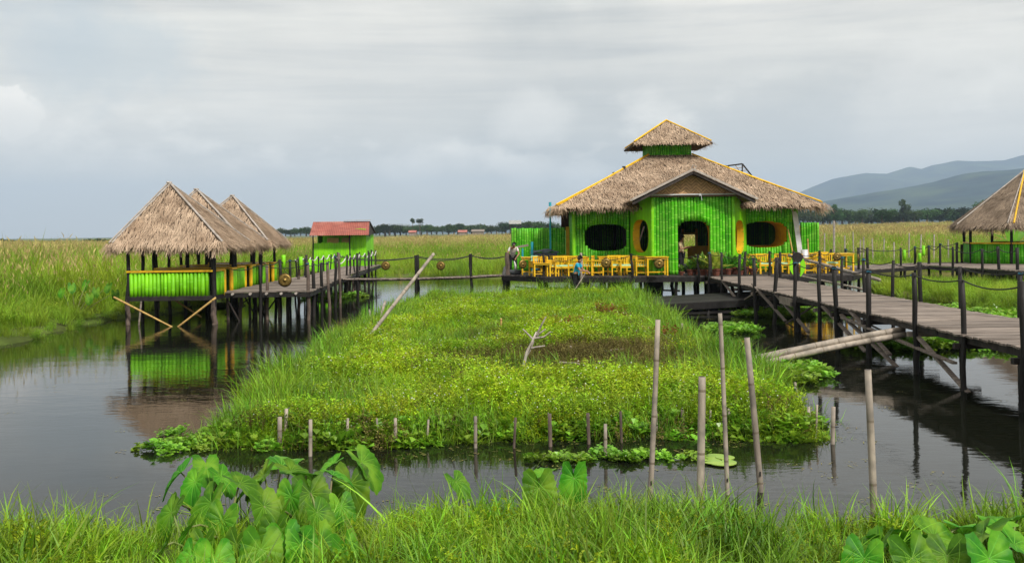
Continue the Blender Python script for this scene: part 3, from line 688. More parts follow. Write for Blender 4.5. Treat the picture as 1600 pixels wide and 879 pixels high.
def gable_pts(*a): return [Vector(p) for p in a]

# ------------------------------------------------------------------ the big platform
DK = 1.0
def front_y(x):
    pts = [(-.45, 43.2), (1.3, 41.1), (4.0, 40.4), (8.0, 39.95), (8.05, 39.3), (13.9, 39.3), (16.3, 44.0)]
    return float(np.interp(x, [p[0] for p in pts], [p[1] for p in pts]))
plat = thing('wooden_platform', 'dark plank deck on tarred piles carrying the green bamboo restaurant', 'platform', (7.5, 47, 0))
def world_children(root):     # children are built in world coordinates: keep them there
    for c in root.children: c.matrix_parent_inverse = root.matrix_basis.inverted()
mb = MB(); x = -.45
while x < 16.3:
    wdt = rng.uniform(.16, .2); y0 = front_y(x + wdt / 2) - rng.uniform(0, .05)
    mb.box((x + wdt / 2, (y0 + 54.6) / 2, DK - .025 + rng.uniform(-.003, .003)), (wdt - .012, 54.6 - y0, .045)); x += wdt
mb.build('deck', M['darkdeck'], plat)
mb = MB(); E = [(-.45, 54), (-.45, 43.2), (1.3, 41.1), (4.0, 40.4), (8.0, 39.95)]; E2 = [(8.3, 39.3), (13.9, 39.3), (16.3, 44.0), (16.3, 54)]
for ed in (E, E2):
    for a, b in zip(ed, ed[1:]): mb.beam((*a, DK - .15), (*b, DK - .15), .09, .2)
for yy in np.arange(44, 54, 2.2): mb.beam((-.4, yy, DK - .14), (16.2, yy, DK - .14), .12, .14)
mb.build('edge_beam', M['black'], plat)
for xx in np.arange(-.3, 16.4, 1.75):
    for yy in (front_y(xx) + .15, 44.4, 47.5, 50.5, 53.5):
        if yy == 44.4 and front_y(xx) > 42.5: continue
        q = MB(); xj = xx + rng.uniform(-.15, .15)
        log(q, (xj, yy, -.6), (xj + rng.gauss(0, .04), yy, DK - .06), rng.uniform(.07, .11), 7); q.build('pile', M['black'], plat, origin=(xj, yy, 0))
for xx in (4.6, 6.2, 9.0, 12.6):
    q = MB(); q.box((xx, 42.4, .35), (.75, .6, 1.1)); q.build('footing', M['black'], plat)
for (x0, x1, zz) in ((.1, 1.3, .55), (1.4, 3.0, .5), (4.5, 7.2, .42)):
    q = MB(); q.beam((x0, 41.6, zz), (x1, 41.3, zz - .12), .05, .07); q.build('cross_brace', M['dark'], plat)
world_children(plat)
# low landing stage in front of the door
ls = thing('landing_stage', 'low black plank landing stage below the restaurant deck', 'landing stage', (6, 35.5, 0))
mb = MB(); n_ = 16
for i in range(n_):
    t0, t1 = i / n_, (i + 1) / n_; y0, y1 = 32.6 + 3.6 * t0, 32.6 + 3.6 * t1 - .02
    mb.beam((3.9 + .3 * rng.random(), (y0 + y1) / 2, .34), (9.4, (y0 + y1) / 2 + .6, .52), y1 - y0, .05)
mb.build('deck', M['black'], ls)
mb = MB(); mb.beam((3.9, 32.55, .24), (9.4, 33.15, .41), .08, .22); mb.beam((4.2, 32.65, .03), (9.4, 33.25, .14), .06, .10); mb.build('edge_beam', M['black'], ls)
for i in range(5):
    for yy in (32.9, 35.9):
        q = MB(); log(q, (4.1 + i * 1.3, yy, -.5), (4.1 + i * 1.3, yy + .05, .33), .08); q.build('pile', M['black'], ls, origin=(3.8 + i * 1.3, yy, 0))
world_children(ls)

# ------------------------------------------------------------------ the restaurant
res = thing('bamboo_restaurant', 'large green bamboo restaurant with straw roof, lantern turret and rounded window openings', 'restaurant', (7.85, 48.4, DK))
WY, PY = 43.5, 41.3
wl, wr, pl, pr, jl, jr = 2.81, 12.85, 6.06, 9.5, 5.37, 10.6
EZ = 4.35
H_left = (X_(947, WY) - wl, at(947, 371, Y=WY).z, .97, .60, 3.2, False)
H_right = (X_(1195, WY) - jr, at(1195, 366, Y=WY).z, 1.0, .59, 3.2, False)
f = MB(); b = MB(); bamboo_wall((wl, WY), (jl, WY), DK, EZ - .35, [H_left], mbF=f, mbB=b, lap=3.05, out=(0, -1), rad=.058)
wall = f.build('wall', M['green'], res, smooth=True); b.build('backing', M['green_back'], wall); f = MB(); b = MB()
bamboo_wall((jr, WY), (wr, WY), DK, EZ - .35, [H_right], mbF=f, mbB=b, lap=3.25, out=(0, -1), rad=.062)
wall = f.build('wall', M['green'], res, smooth=True); b.build('backing', M['green_back'], wall)
# side walls and back wall
f = MB(); b = MB()
bamboo_wall((wl, 53.4), (wl, WY + .05), DK, EZ - .35, mbF=f, mbB=b, out=(-1, 0), rad=.06)
wall = f.build('wall', M['green'], res, smooth=True); b.build('backing', M['green_back'], wall); f = MB(); b = MB()
bamboo_wall((wr, WY + .05), (wr, 53.4), DK, EZ - .35, mbF=f, mbB=b, out=(1, 0), rad=.06)
wall = f.build('wall', M['green'], res, smooth=True); b.build('backing', M['green_back'], wall); f = MB(); b = MB()
bamboo_wall((wr, 53.4), (wl, 53.4), DK, EZ - .35, [(3.0, 1.9, .34, .78, 30, True)], mbF=f, mbB=b, out=(0, 1), rad=.065)
wall2 = f.build('wall', M['green'], res, smooth=True); b.build('backing', M['green_back'], wall2)
# porch: front and two slanting cheeks
H_door = (X_(1083.5, PY) - pl, at(1083, 372, Y=PY).z, .70, at(1083, 345, Y=PY).z - at(1083, 372, Y=PY).z, 3.4, True)
f = MB(); b = MB()
bamboo_wall((pl, PY), (pr, PY), DK, 4.40, [H_door], mbF=f, mbB=b, out=(0, -1), rad=.068, gap=1.0, node=.38)
porch = f.build('porch_wall', M['green'], res, smooth=True); b.build('backing', M['green_back'], porch)
f = MB()
def board_wall(mb, p0, p1, z0, z1, hole, out, step=.03):
    p0, p1 = Vector((*p0, 0)), Vector((*p1, 0)); d = p1 - p0; W = d.length; d.normalize(); o = Vector((*out, 0)).normalized(); k = int(W / step); hu, hz_, hw, hh, pw, ob = hole
    for i in range(k):
        u0, u1 = i * W / k, (i + 1) * W / k; u = (u0 + u1) / 2; t = abs(u - hu) / hw; iv = [(z0, z1)]
        if t < 1: kk = hh * (1 - t ** pw) ** (1 / pw); iv = [(z0, hz_ - kk), (hz_ + kk, z1)]
        for s, e in iv:
            q = p0 + d * u; q = q + Vector((0, 0, (s + e) / 2)); mb.box(q, (u1 - u0, .04, e - s), Matrix.Rotation(math.atan2(d.y, d.x), 3, 'Z'), .5 + .2 * math.sin(i // 4 * 2.4))
oL = Vector((-(WY - PY), -(pl - jl))).normalized(); oR = Vector(((WY - PY), -(jr - pr))).normalized()
LW = math.hypot(WY - PY, pl - jl); LR = math.hypot(WY - PY, jr - pr)
H_cl = (LW * .48, 2.67, .80, .72, 2.8, False); H_cr = (LR * .47, 2.58, .78, .74, 2.8, False)
board_wall(f, (jl, WY), (pl, PY), DK, 4.35, H_cl, oL); f.build('cheek_wall', M['green_side'], res); f = MB(); board_wall(f, (pr, PY), (jr, WY), DK, 4.35, H_cr, oR)
f.build('cheek_wall', M['green_side'], res)
for (x, y, z, r_) in ((pl - .02, PY - .02, 4.4, .075), (pr + .02, PY - .02, 4.4, .075), (wl - .02, WY - .05, 4.0, .08), (wr + .02, WY - .05, 4.0, .08)):
    f = MB(); bamboo(f, (x, y, DK), (x, y, z), r_); f.build('corner_post', M['green_side'], res, smooth=True)
for nm, p0, p1, hl, dep, o_, fl in (('window_frame', (wl, WY), (jl, WY), H_left, .12, (0, -1), 0), ('window_frame', (jr, WY), (wr, WY), H_right, 1.9, (0, -1), .0),
                                    ('window_frame', (jl, WY), (pl, PY), H_cl, .28, oL, .06), ('window_frame', (pr, PY), (jr, WY), H_cr, .28, oR, .06)):
    r_ = MB(); reveal(r_, p0, p1, hl, dep, o_, flare=fl); r_.build(nm, M['yellow'] if dep > .2 else M['green_side'], res, smooth=True)
r_ = MB(); reveal(r_, (pl, PY), (pr, PY), H_door, .35, (0, -1), floor=DK); r_.build('door_frame', M['orange'], res, smooth=True)
# inside: counter, partition, light back door
q = MB(); q.box((11.1, 46.0, DK + .55), (2.0, .5, 1.1)); q.box((11.1, 45.95, DK + 1.12), (2.2, .7, .05)); q.build('bar_counter', M['orange'], res)
q = MB(); q.box((9.7, 49.0, DK + .55), (1.5, .1, 1.1)); q.build('low_partition', M['yellow'], res)
q = MB()
for s_ in (-.39, .39): q.box((wr - 3.0 + s_, 53.28, DK + 1.1), (.12, .1, 1.75))
q.box((wr - 3.0, 53.28, DK + 1.72), (.9, .1, .12)); q.build('door_frame', M['yellow'], res)
for (x, y) in ((5.4, 46), (10.3, 46.2), (5.4, 50.5), (10.3, 50.5)): q = MB(); log(q, (x, y, DK), (x, y, 6.0), .1); q.build('inner_post', M['dark'], res)
q = MB(); q.tube([(5.6, 43.6, DK + .9), (5.95, 43.2, 3.1)], .035); q.build('leaning_pole', M['pole'], res)
# main roof
cx, cy, hw_, ez = 7.85, 48.45, 5.95, 3.97
TW, tz = 1.02, 6.62
def roof_ring(cx, cy, hw_, ez, tw, tz): return [(cx - hw_, cy - hw_, ez), (cx + hw_, cy - hw_, ez), (cx + hw_, cy + hw_, ez), (cx - hw_, cy + hw_, ez)], [(cx - tw, cy - tw, tz), (cx + tw, cy - tw, tz), (cx + tw, cy + tw, tz), (cx - tw, cy + tw, tz)]
lo_, hi_ = roof_ring(cx, cy, hw_, ez, TW + .05, tz)
rf = MB()
for i in range(4):
    j = (i + 1) % 4; thatch_face(rf, hi_[i], hi_[j], lo_[j], lo_[i], dens=(270 if i == 0 else 110), L=.42, wd=.03, thick=.16, fringe=(95 if i != 2 else 30), drop=.24, lift=.055)
for i in (0, 1):      # ragged tufts at the corners
    c = Vector(lo_[i]); o_ = Vector((-1 if i == 0 else 1, -1, 0)).normalized()
    vs = []; fs = []; rs = []
    for k in range(230):
        p = c - o_ * rng.uniform(0, .5) + Vector((rng.gauss(0, .12), rng.gauss(0, .12), rng.uniform(-.05, .08))); d = (o_ * rng.uniform(.2, 1) + Vector((rng.gauss(0, .3), rng.gauss(0, .3), -rng.uniform(.4, 1.2)))).normalized()
        s = Vector((1, 0, 0)) * .013; q2 = p + d * rng.uniform(.25, .7); k0 = len(vs); vs += [p - s, p + s, q2]; fs.append((k0, k0 + 1, k0 + 2)); rs.append(min(.95, abs(rng.gauss(.3, .25))))
    rf.add(vs, fs, rs)
# porch roof, thatched, meeting the main slope
gy, gxL, gxR, gxc, gzl, gza = 40.65, 5.12, 10.32, 7.71, 4.17, 5.40
yr = (cy - hw_) + (gza - ez) / ((tz - ez) / (hw_ - TW)); ye = (cy - hw_) + (gzl - ez) / ((tz - ez) / (hw_ - TW))
thatch_face(rf, (gxc, gy, gza), (gxc, yr + .3, gza), (gxL, ye + .3, gzl), (gxL, gy, gzl), dens=300, thick=.08, fringe=30, drop=.15, wd=.028)
thatch_face(rf, (gxc, gy, gza), (gxc, yr + .3, gza), (gxR, ye + .3, gzl), (gxR, gy, gzl), dens=300, thick=.08, fringe=30, drop=.15, wd=.028)
roof = rf.build('roof', [M['thatch'], M['thatch_base']], res)
for i in range(4):
    h = MB(); a = Vector(hi_[i]) + Vector((0, 0, .05)); e = Vector(lo_[i]) + Vector((0, 0, .10)); e = a.lerp(e, .985)
    h.tube([a, a.lerp(e, .5) + Vector((0, 0, -.04)), e], .042, 6); h.tube([a + Vector((.07, .07, -.03)), e + Vector((.07, .07, -.03))], .035, 6); h.build('hip_pole', M['yellow'], roof)
g = MB(); g.beam((gxc, gy - .05, gza + .07), (gxL - .1, gy - .05, gzl + .02), .07, .09); g.beam((gxc, gy - .05, gza + .07), (gxR + .1, gy - .05, gzl + .02), .07, .09)
g.tube([(gxc - .1, gy - .05, gza + .1), (gxc - .02, gy - .05, gza + .26), (gxc + .12, gy - .05, gza + .2), (gxc + .05, gy - .05, gza + .06)], .02, 5); g.build('bargeboard', M['pole'], res)
g = MB(); g.beam((gxc, gy - .01, gza - .05), (gxL, gy - .01, gzl - .12), .05, .1); g.beam((gxc, gy - .01, gza - .05), (gxR, gy - .01, gzl - .12), .05, .1); g.build('fascia', M['dark'], res)
gm = MB(); zb = 4.42; sl = (gza - gzl) / (gxc - gxL)
xa = gxL + (zb - gzl + .0) / sl + .15; xb = gxR - (zb - gzl) / sl - .15
gm.add([(xa, PY - .12, zb), (xb, PY - .12, zb), (gxc, PY - .12, gza - .12), (xa, PY - .08, zb), (xb, PY - .08, zb), (gxc, PY - .08, gza - .12)], [(0, 1, 2), (3, 5, 4), (0, 3, 4, 1)], .5)
gm.build('gable_panel', M['weave'], res)
g = MB(); g.beam((xa - .15, PY - .16, zb - .03), (xb + .15, PY - .16, zb - .03), .08, .11); g.build('tie_beam', material('brown_beam', (.16, .085, .05), rough=.7), res)
g = MB(); g.tube([(xa - .2, PY - .24, zb), (xb + .25, PY - .24, zb + .01)], .03, 6)
for xx in (xa - .1, gxc + .35, xb + .1): g.box((xx, PY - .25, zb + .0), (.09, .06, .1))
g.tube([(gxc + .4, PY - .24, zb), (gxc + .42, PY - .26, zb - .25)], .015, 5); g.build('gutter_pipe', M['zinc'], res)
# lantern turret
tur = None
f = MB(); b = MB(); ty = cy - TW; tzt = 7.35
bamboo_wall((cx - TW, ty), (cx + TW, ty), tz - .15, tzt, mbF=f, mbB=b, out=(0, -1), rad=.055)
bamboo_wall((cx - TW, cy + TW), (cx - TW, ty), tz - .15, tzt, mbF=f, mbB=b, out=(-1, 0), rad=.055)
bamboo_wall((cx + TW, ty), (cx + TW, cy + TW), tz - .15, tzt, mbF=f, mbB=b, out=(1, 0), rad=.055)
bamboo_wall((cx + TW, cy + TW), (cx - TW, cy + TW), tz - .15, tzt, mbF=f, mbB=b, out=(0, 1), rad=.055)
tw_ = f.build('turret_wall', M['green'], res, smooth=True); b.build('backing', M['green_back'], tw_)
rf = MB(); hc = 1.93; ce = 7.13; ca = 8.42
for i in range(4):
    l4 = [(cx - hc, cy - hc, ce), (cx + hc, cy - hc, ce), (cx + hc, cy + hc, ce), (cx - hc, cy + hc, ce)]; j = (i + 1) % 4
    thatch_face(rf, (cx, cy, ca), (cx, cy, ca), l4[j], l4[i], dens=300 if i == 0 else 150, L=.35, wd=.026, thick=.08, fringe=60, drop=.10, lift=.04)
tr = rf.build('turret_roof', [M['thatch'], M['thatch_base']], res)
for i in range(4):
    h = MB(); h.tube([(cx, cy, ca + .05), Vector((cx, cy, ca + .05)).lerp(Vector(l4[i]) + Vector((0, 0, .07)), .97)], .042, 6); h.build('hip_pole', M['yellow'], tr)
world_children(res)
# tilted frame on the right roof slope
fr = thing('roof_frame', 'dark tilted frame with pale slats standing on the right slope of the restaurant roof', 'solar frame', (12.2, 47.5, 6.0))
q = MB(); a0 = at(1137, 259, Y=50.5); a1 = at(1160, 256, Y=50.5); a2 = at(1175, 275, Y=50.5); a3 = at(1150, 279, Y=50.5)
for a, c in ((a0, a1), (a1, a2), (a2, a3), (a3, a0)): q.tube([a, c], .04, 5)
q.build('frame', M['black'], fr)
q = MB()
for t in (.25, .5, .75): q.tube([a0.lerp(a3, t), a1.lerp(a2, t)], .022, 5)
q.tube([a0.lerp(a1, .5), a3.lerp(a2, .5)], .022, 5); q.build('slat', M['pole'], fr)
q = MB(); q.tube([a1, a1 + Vector((-.1, -.3, -.9))], .035, 5); q.tube([a0, a0 + Vector((-.1, -.2, -.6))], .035, 5); q.tube([a2, a2 + Vector((0, -.3, -.5))], .03, 5); q.build('leg', M['black'], fr)
world_children(fr)
# bamboo screens either side
def screen(p0, p1, z1, label, extra=None):
    s = thing('bamboo_screen', label, 'screen', (p0[0], p0[1], DK), group=None); f = MB(); b = MB()
    bamboo_wall(p0, p1, DK, z1, mbF=f, mbB=b, out=(0, -1), rad=.062); pn = f.build('panel', M['green'], s, smooth=True); b.build('backing', M['green_back'], pn)
    return s
s1 = screen((X_(799, 47.0), 47.0), (X_(880, 47.0), 46.2), 3.1, 'green bamboo screen wall left of the restaurant behind the washing woman')
q = MB(); q.box(((X_(886, 46) + X_(896, 46)) / 2, 46.0, DK + 1.07), (.42, .08, 2.14)); q.build('door_panel', M['orange'], s1)
q = MB(); q.box((X_(889, 46.6), 46.6, DK + 2.6), (.75, .12, 1.25)); q.build('shed_wall', material('dark_brown_board', (.05, .02, .015), rough=.8), s1)
world_children(s1)
s2 = screen((X_(1251, 46.0), 46.0), (X_(1279, 46.0), 46.0), 3.2, 'short green bamboo screen right of the restaurant'); world_children(s2)
# pipes, sheets and props
def simple(name, mb, mat, label, cat, org, smooth=False, group=None): return tag(mb.build(name, mat, origin=org, smooth=smooth), label, cat, group)
q = MB(); p = at(860, 404, z=DK); p = Vector((X_(860, 45.2), 45.2, DK)); q.tube([p, p + Vector((0, 0, 3.15))], .045, 7); q.tube([p + Vector((0, 0, 3.1)), p + Vector((0, 0, 3.3))], .065, 7)
simple('standpipe', q, M['cyan'], 'tall cyan pipe standing before the left bamboo screen', 'pipe', p)
q = MB(); p = Vector((X_(831, 44.5), 44.5, DK)); q.tube([p, p + Vector((0, 0, 1.45))], .06, 7); q.tube([p + Vector((0, 0, .2)), p + Vector((.25, 0, .2))], .05, 7)
simple('standpipe', q, M['cyan'], 'short cyan pipe post behind the left yellow table', 'pipe', p)
hp = thing('water_tap', 'brown board on a cyan post beside the washing woman', 'tap stand', (X_(816, 44.6), 44.6, DK))
q = MB(); q.tube([(0, 0, 0), (0, 0, 1.15)], .045, 7); q.build('pipe', M['cyan'], hp); q = MB(); q.beam((-.25, 0, 1.22), (.28, 0, 1.3), .16, .09); q.build('board', M['grey'], hp)
q = MB(); p = Vector((X_(1248, 43.2), 43.2, DK)); q.beam(p + Vector((.12, 0, .25)), p + Vector((-.12, .2, 2.7)), .22, .05); simple('white_sheet', q, M['zinc'], 'tall whitish metal sheet leaning on the right wall of the restaurant', 'metal sheet', p)
q = MB(); p = Vector((X_(1244, 42.9), 42.9, DK)); bamboo(q, p, p + Vector((-.28, .3, 1.9)), .03); simple('leaning_cane', q, M['bamboo_new'], 'thin golden cane leaning left of the metal sheet', 'cane', p)
q = MB(); p = Vector((X_(1264, 43.0), 43.0, DK)); bamboo(q, p, p + Vector((.0, .2, 1.45)), .03); simple('leaning_cane', q, M['bamboo_new'], 'thin golden cane standing before the right bamboo screen', 'cane', p)
q = MB(); p = Vector((X_(1257, 42.6), 42.6, DK)); q.tube([p, p + Vector((0, 0, .5)), p + Vector((-.02, 0, .98))], [.19, .18, .15], 10); simple('zinc_drum', q, M['zinc'], 'pale zinc drum beside the leaning metal sheet', 'drum', p, True)
q = MB(); p = Vector((X_(1252, 42.5), 42.5, DK)); q.tube([p, p + Vector((0, 0, .3)), p + Vector((0, 0, .75))], [.12, .13, .07], 9); simple('brown_jar', q, M['terracotta'], 'dark brown jar at the foot of the leaning metal sheet', 'jar', p, True)

# ------------------------------------------------------------------ three dining huts on the left
def hut(cx, cy, w_, d_, apex, label, seed, ax=-.35, dens=420, front=True):
    rng.seed(seed); t = thing('thatched_hut', label, 'hut', (cx, cy, DK - .05), group='thatched dining huts on the left')
    x0, x1, y0, y1 = cx - w_ / 2, cx + w_ / 2, cy - d_ / 2, cy + d_ / 2; fl = .95; ev = 2.64; ov = .42; wt = 1.76
    rf = MB(); ap = Vector((cx + ax, cy - .1, apex)); l4 = [Vector((x0 - ov, y0 - ov, ev)), Vector((x1 + ov, y0 - ov, ev)), Vector((x1 + ov, y1 + ov, ev)), Vector((x0 - ov, y1 + ov, ev))]
    for i in range(4):
        j = (i + 1) % 4; thatch_face(rf, ap, ap, l4[j], l4[i], dens=dens if i in (0, 1) else 160, L=.38, wd=.024, thick=.12, fringe=150 if i in (0, 1) else 90, drop=.36, lift=.06)
    for i in range(4):
        c = l4[i]; o_ = (c - Vector((cx, cy, ev))).normalized(); vs = []; fs = []; rs = []
        for k in range(150):
            p = c - o_ * rng.uniform(-.03, .4) + Vector((rng.gauss(0, .07), rng.gauss(0, .07), rng.uniform(-.03, .1))); d = (o_ * rng.uniform(.1, .7) + Vector((rng.gauss(0, .2), rng.gauss(0, .2), -rng.uniform(.6, 1.2)))).normalized()
            s = Vector((1, 0, 0)) * .011; q2 = p + d * rng.uniform(.25, .55); k0 = len(vs); vs += [p - s, p + s, q2]; fs.append((k0, k0 + 1, k0 + 2)); rs.append(min(.95, abs(rng.gauss(.4, .25))))
        rf.add(vs, fs, rs)
    roof = rf.build('roof', [M['thatch'], M['thatch_base']], t)
    for i in range(4):       # bare thatch strip and pole along each hip
        c = l4[i] + Vector((0, 0, .03)); m_ = MB(); sd_ = (l4[(i + 1) % 4] - l4[i]).normalized() * .10
        a = ap + Vector((0, 0, .06)); e = a.lerp(c + Vector((0, 0, .05)), 1.0)
        m_.tube([a, a.lerp(e, .5), e], .028, 6); m_.tube([a + sd_ * .9, a.lerp(e, .5) + sd_ * .9, e + sd_], .025, 6); m_.build('hip_pole', M['pole'], roof)
    for (px_, py_) in ((x0, y0), (x0 + w_ * .5, y0) if False else (x0, y0 + d_ * .5), (x1, y0), (x1, y1), (x0, y1), (x0 + w_ * .36, y1), (x0 + w_ * .68, y1)):
        m_ = MB(); jx = rng.gauss(0, .05); big = (px_ == x1 and py_ == y0)
        log(m_, (px_, py_, -.6), (px_ + jx, py_, ev + .12), .09 if big else .07, 8); m_.build('post', M['black'], t, origin=(px_, py_, 0))
    for (px_, py_) in ((x0, y0), (x1, y0)):
        m_ = MB(); log(m_, (px_, py_ - .012, -.5), (px_, py_ - .012, fl - .1), .1 if px_ == x1 else .085, 8); m_.build('pile', M['post'], t, origin=(px_, py_, 0))
    m_ = MB(); k = int(w_ / .17)
    for i in range(k): m_.box((x0 + (i + .5) * w_ / k, cy, fl - .02), (w_ / k - .01, d_ + .1, .04))
    m_.build('floor_boards', M['dark'], t)
    m_ = MB(); m_.beam((x0 - .05, y0 - .03, fl - .09), (x1 + .05, y0 - .03, fl - .09), .1, .13); m_.beam((x1, y0, fl - .09), (x1, y1, fl - .09), .1, .13); m_.beam((x0, y0, fl - .09), (x0, y1, fl - .09), .1, .13); m_.build('floor_beam', M['black'], t)
    f = MB(); b = MB()
    bamboo_wall((x0 + .08, y0), (x1 - .08, y0), fl - .02, wt - .05, mbF=f, mbB=b, out=(0, -1), rad=.062, gap=1.03, node=.6)
    pn = f.build('bamboo_panel', M['green_side'], t, smooth=True); b.build('backing', M['green_back'], pn); f = MB(); b = MB()
    bamboo_wall((x1, y0 + .1), (x1, y0 + d_ * .42), fl, wt - .05, mbF=f, mbB=b, out=(1, 0), rad=.066, node=.6)
    pn = f.build('bamboo_panel', M['green_side'], t, smooth=True); b.build('backing', M['green_back'], pn); f = MB(); b = MB()
    bamboo_wall((x1, y0 + d_ * .75), (x1, y1), fl, wt - .05, mbF=f, mbB=b, out=(1, 0), rad=.066, node=.6)
    pn = f.build('bamboo_panel', M['green_side'], t, smooth=True); b.build('backing', M['green_back'], pn); f = MB(); b = MB()
    bamboo_wall((x1, y1), (x0, y1), fl, wt - .05, mbF=f, mbB=b, out=(0, 1), rad=.062, node=.6)
    pn = f.build('bamboo_panel', M['green_side'], t, smooth=True); b.build('backing', M['green_back'], pn)
    m_ = MB(); m_.beam((x0, y0 - .02, wt), (x1, y0 - .02, wt), .14, .06); m_.beam((x1, y0, wt), (x1, y0 + d_ * .42, wt), .14, .06); m_.beam((x1, y0 + d_ * .75, wt), (x1, y1, wt), .14, .06); m_.beam((x0, y1, wt), (x1, y1, wt), .3, .06)
    m_.box((cx, cy + .1, wt - .02), (w_ * .72, d_ * .5, .05)); m_.build('rail_top', M['yellow'], t)
    m_ = MB(); bamboo(m_, (x1 + .03, y0 + d_ * .42, fl - .1), (x1 + .03, y0 + d_ * .42, wt), .07); m_.build('gate_post', M['yellow'], t, smooth=True); m_ = MB(); bamboo(m_, (x1 + .03, y0 + d_ * .75, fl - .1), (x1 + .03, y0 + d_ * .75, wt), .07); m_.build('gate_post', M['yellow'], t, smooth=True)
    world_children(t); return t
hut(-11.26, 32.85, 2.84, 2.5, 4.70, 'front thatched hut with a green bamboo half wall, nearest the water', 3, ax=-.42)
hut(-11.45, 36.05, 2.84, 2.5, 4.62, 'middle thatched hut of the row, mostly hidden by the front one', 4, ax=-.36)
hut(-11.4, 39.2, 2.84, 2.5, 4.50, 'rear thatched hut of the row, its roof showing furthest right', 5, ax=.02)
# slanting golden bamboos under the front hut
for (a, b_, lab) in (((115, 588, 31.3), (368, 718, 31.0), 'golden bamboo prop slanting down from the left post of the front hut'), ((598, 590, 31.2), (432, 718, 31.0), 'golden bamboo prop slanting down left from the right post of the front hut'),
                     ((392, 594, 33.0), (495, 660, 33.0), 'thin bamboo prop slanting under the floor of the front hut')):
    p = at(140 + a[0] * .33, 270 + a[1] * .33, Y=a[2]); q_ = at(140 + b_[0] * .33, 270 + b_[1] * .33, Y=b_[2]); m_ = MB(); bamboo(m_, p, q_ + (q_ - p).normalized() * .3, .035, taper=.8)
    simple('bamboo_prop', m_, M['bamboo_new'], lab, 'bamboo prop', tuple(p), True)

# ------------------------------------------------------------------ small green shed with a rusty roof
sh = thing('green_shed', 'small green plank shed with a rusty red corrugated roof', 'shed', (-10.4, 59, DK))
sy = 58.0; xl, xm, xr = X_(490, sy), X_(547, sy), X_(572, sy)
f = MB()
def planks(mb, p0, p1, z0, z1, out, wd=.14):
    p0, p1 = Vector((*p0, 0)), Vector((*p1, 0)); d = p1 - p0; W = d.length; d.normalize(); k = int(W / wd)
    for i in range(k):
        q = p0 + d * (i + .5) * W / k; zt = z1 + rng.uniform(-.03, .02); mb.box(q + Vector((0, 0, (z0 + zt) / 2)), (W / k - .012, .035, zt - z0), Matrix.Rotation(math.atan2(d.y, d.x), 3, 'Z'))
planks(f, (xl, sy), (xm + .15, sy), DK - .3, 2.42, None); f.build('screen_wall', M['green_side'], sh)
f = MB(); planks(f, (xm, sy + .1), (xr, sy - .1), DK - .4, 3.25, None); planks(f, (xr, sy - .1), (xr, sy + 3.0), DK - .3, 3.1, None); planks(f, (xr, sy + 3), (xl, sy + 3), DK - .3, 2.95, None); planks(f, (xl, sy + 3), (xl, sy + 1.2), DK - .3, 2.9, None)
planks(f, (xl + .3, sy + 1.2), (xm + .1, sy + 1.2), DK - .3, 2.9, None); f.build('wall', M['green_side'], sh)
f = MB(); f.box(((xl + xm) / 2 - .15, sy + 1.12, 2.5), (.7, .05, .4)); f.box(((xl + xm) / 2 + .75, sy + 1.12, 2.5), (.7, .05, .4)); f.build('shutter', M['bamboo_new'], sh)
f = MB()
for px_ in (489, 546): log(f, (X_(px_, sy), sy, 0.2), (X_(px_, sy), sy, 2.95), .05)
f.build('post', M['dark'], sh)
f = MB(); k = 64; xa_, xb_ = X_(483, 57.3), X_(577, 57.3); vs = []; fs = []
e0 = at(483, 368, Y=57.3).z; r0 = at(492, 346.5, Y=58.9).z; xa2, xb2 = X_(489.5, 58.9), X_(578, 58.9)
for i in range(k + 1):
    t = i / k; dz = .022 * math.sin(i * math.pi / 1.0 * .5 * 2 * .5 * 2) if False else .022 * (1 if i % 2 else -1)
    vs += [(xa_ + (xb_ - xa_) * t, 57.3, e0 + dz), (xa2 + (xb2 - xa2) * t, 58.9, r0 + dz), (xa2 + (xb2 - xa2) * t, 61.6, e0 + .1 + dz)]
for i in range(k): fs += [(3 * i, 3 * i + 3, 3 * i + 4, 3 * i + 1), (3 * i + 1, 3 * i + 4, 3 * i + 5, 3 * i + 2)]
f.add(vs, fs, [(.35 if (j // 2) % 21 < 9 else .6) for j in range(len(fs))]); ro = f.build('roof', M['rust'], sh)
f = MB(); f.beam((xa2 + 1.9, 58.88, r0 + .05), (xb2 + .05, 58.88, r0 + .07), .3, .03); f.build('ridge_sheet', M['zinc'], ro)
f = MB(); f.add([(xb_ - .05, 57.35, e0 - .03), (xb2 - .05, 58.9, r0 - .03), (xb2 - .05, 61.5, e0 + .07)], [(0, 1, 2)], .5); f.beam((xb_, 57.3, e0 - .04), (xb2, 58.9, r0 - .04), .05, .08); f.beam((xb2, 58.9, r0 - .04), (xb2, 61.6, e0 + .06), .05, .08); f.build('gable', M['dark'], sh)
world_children(sh)

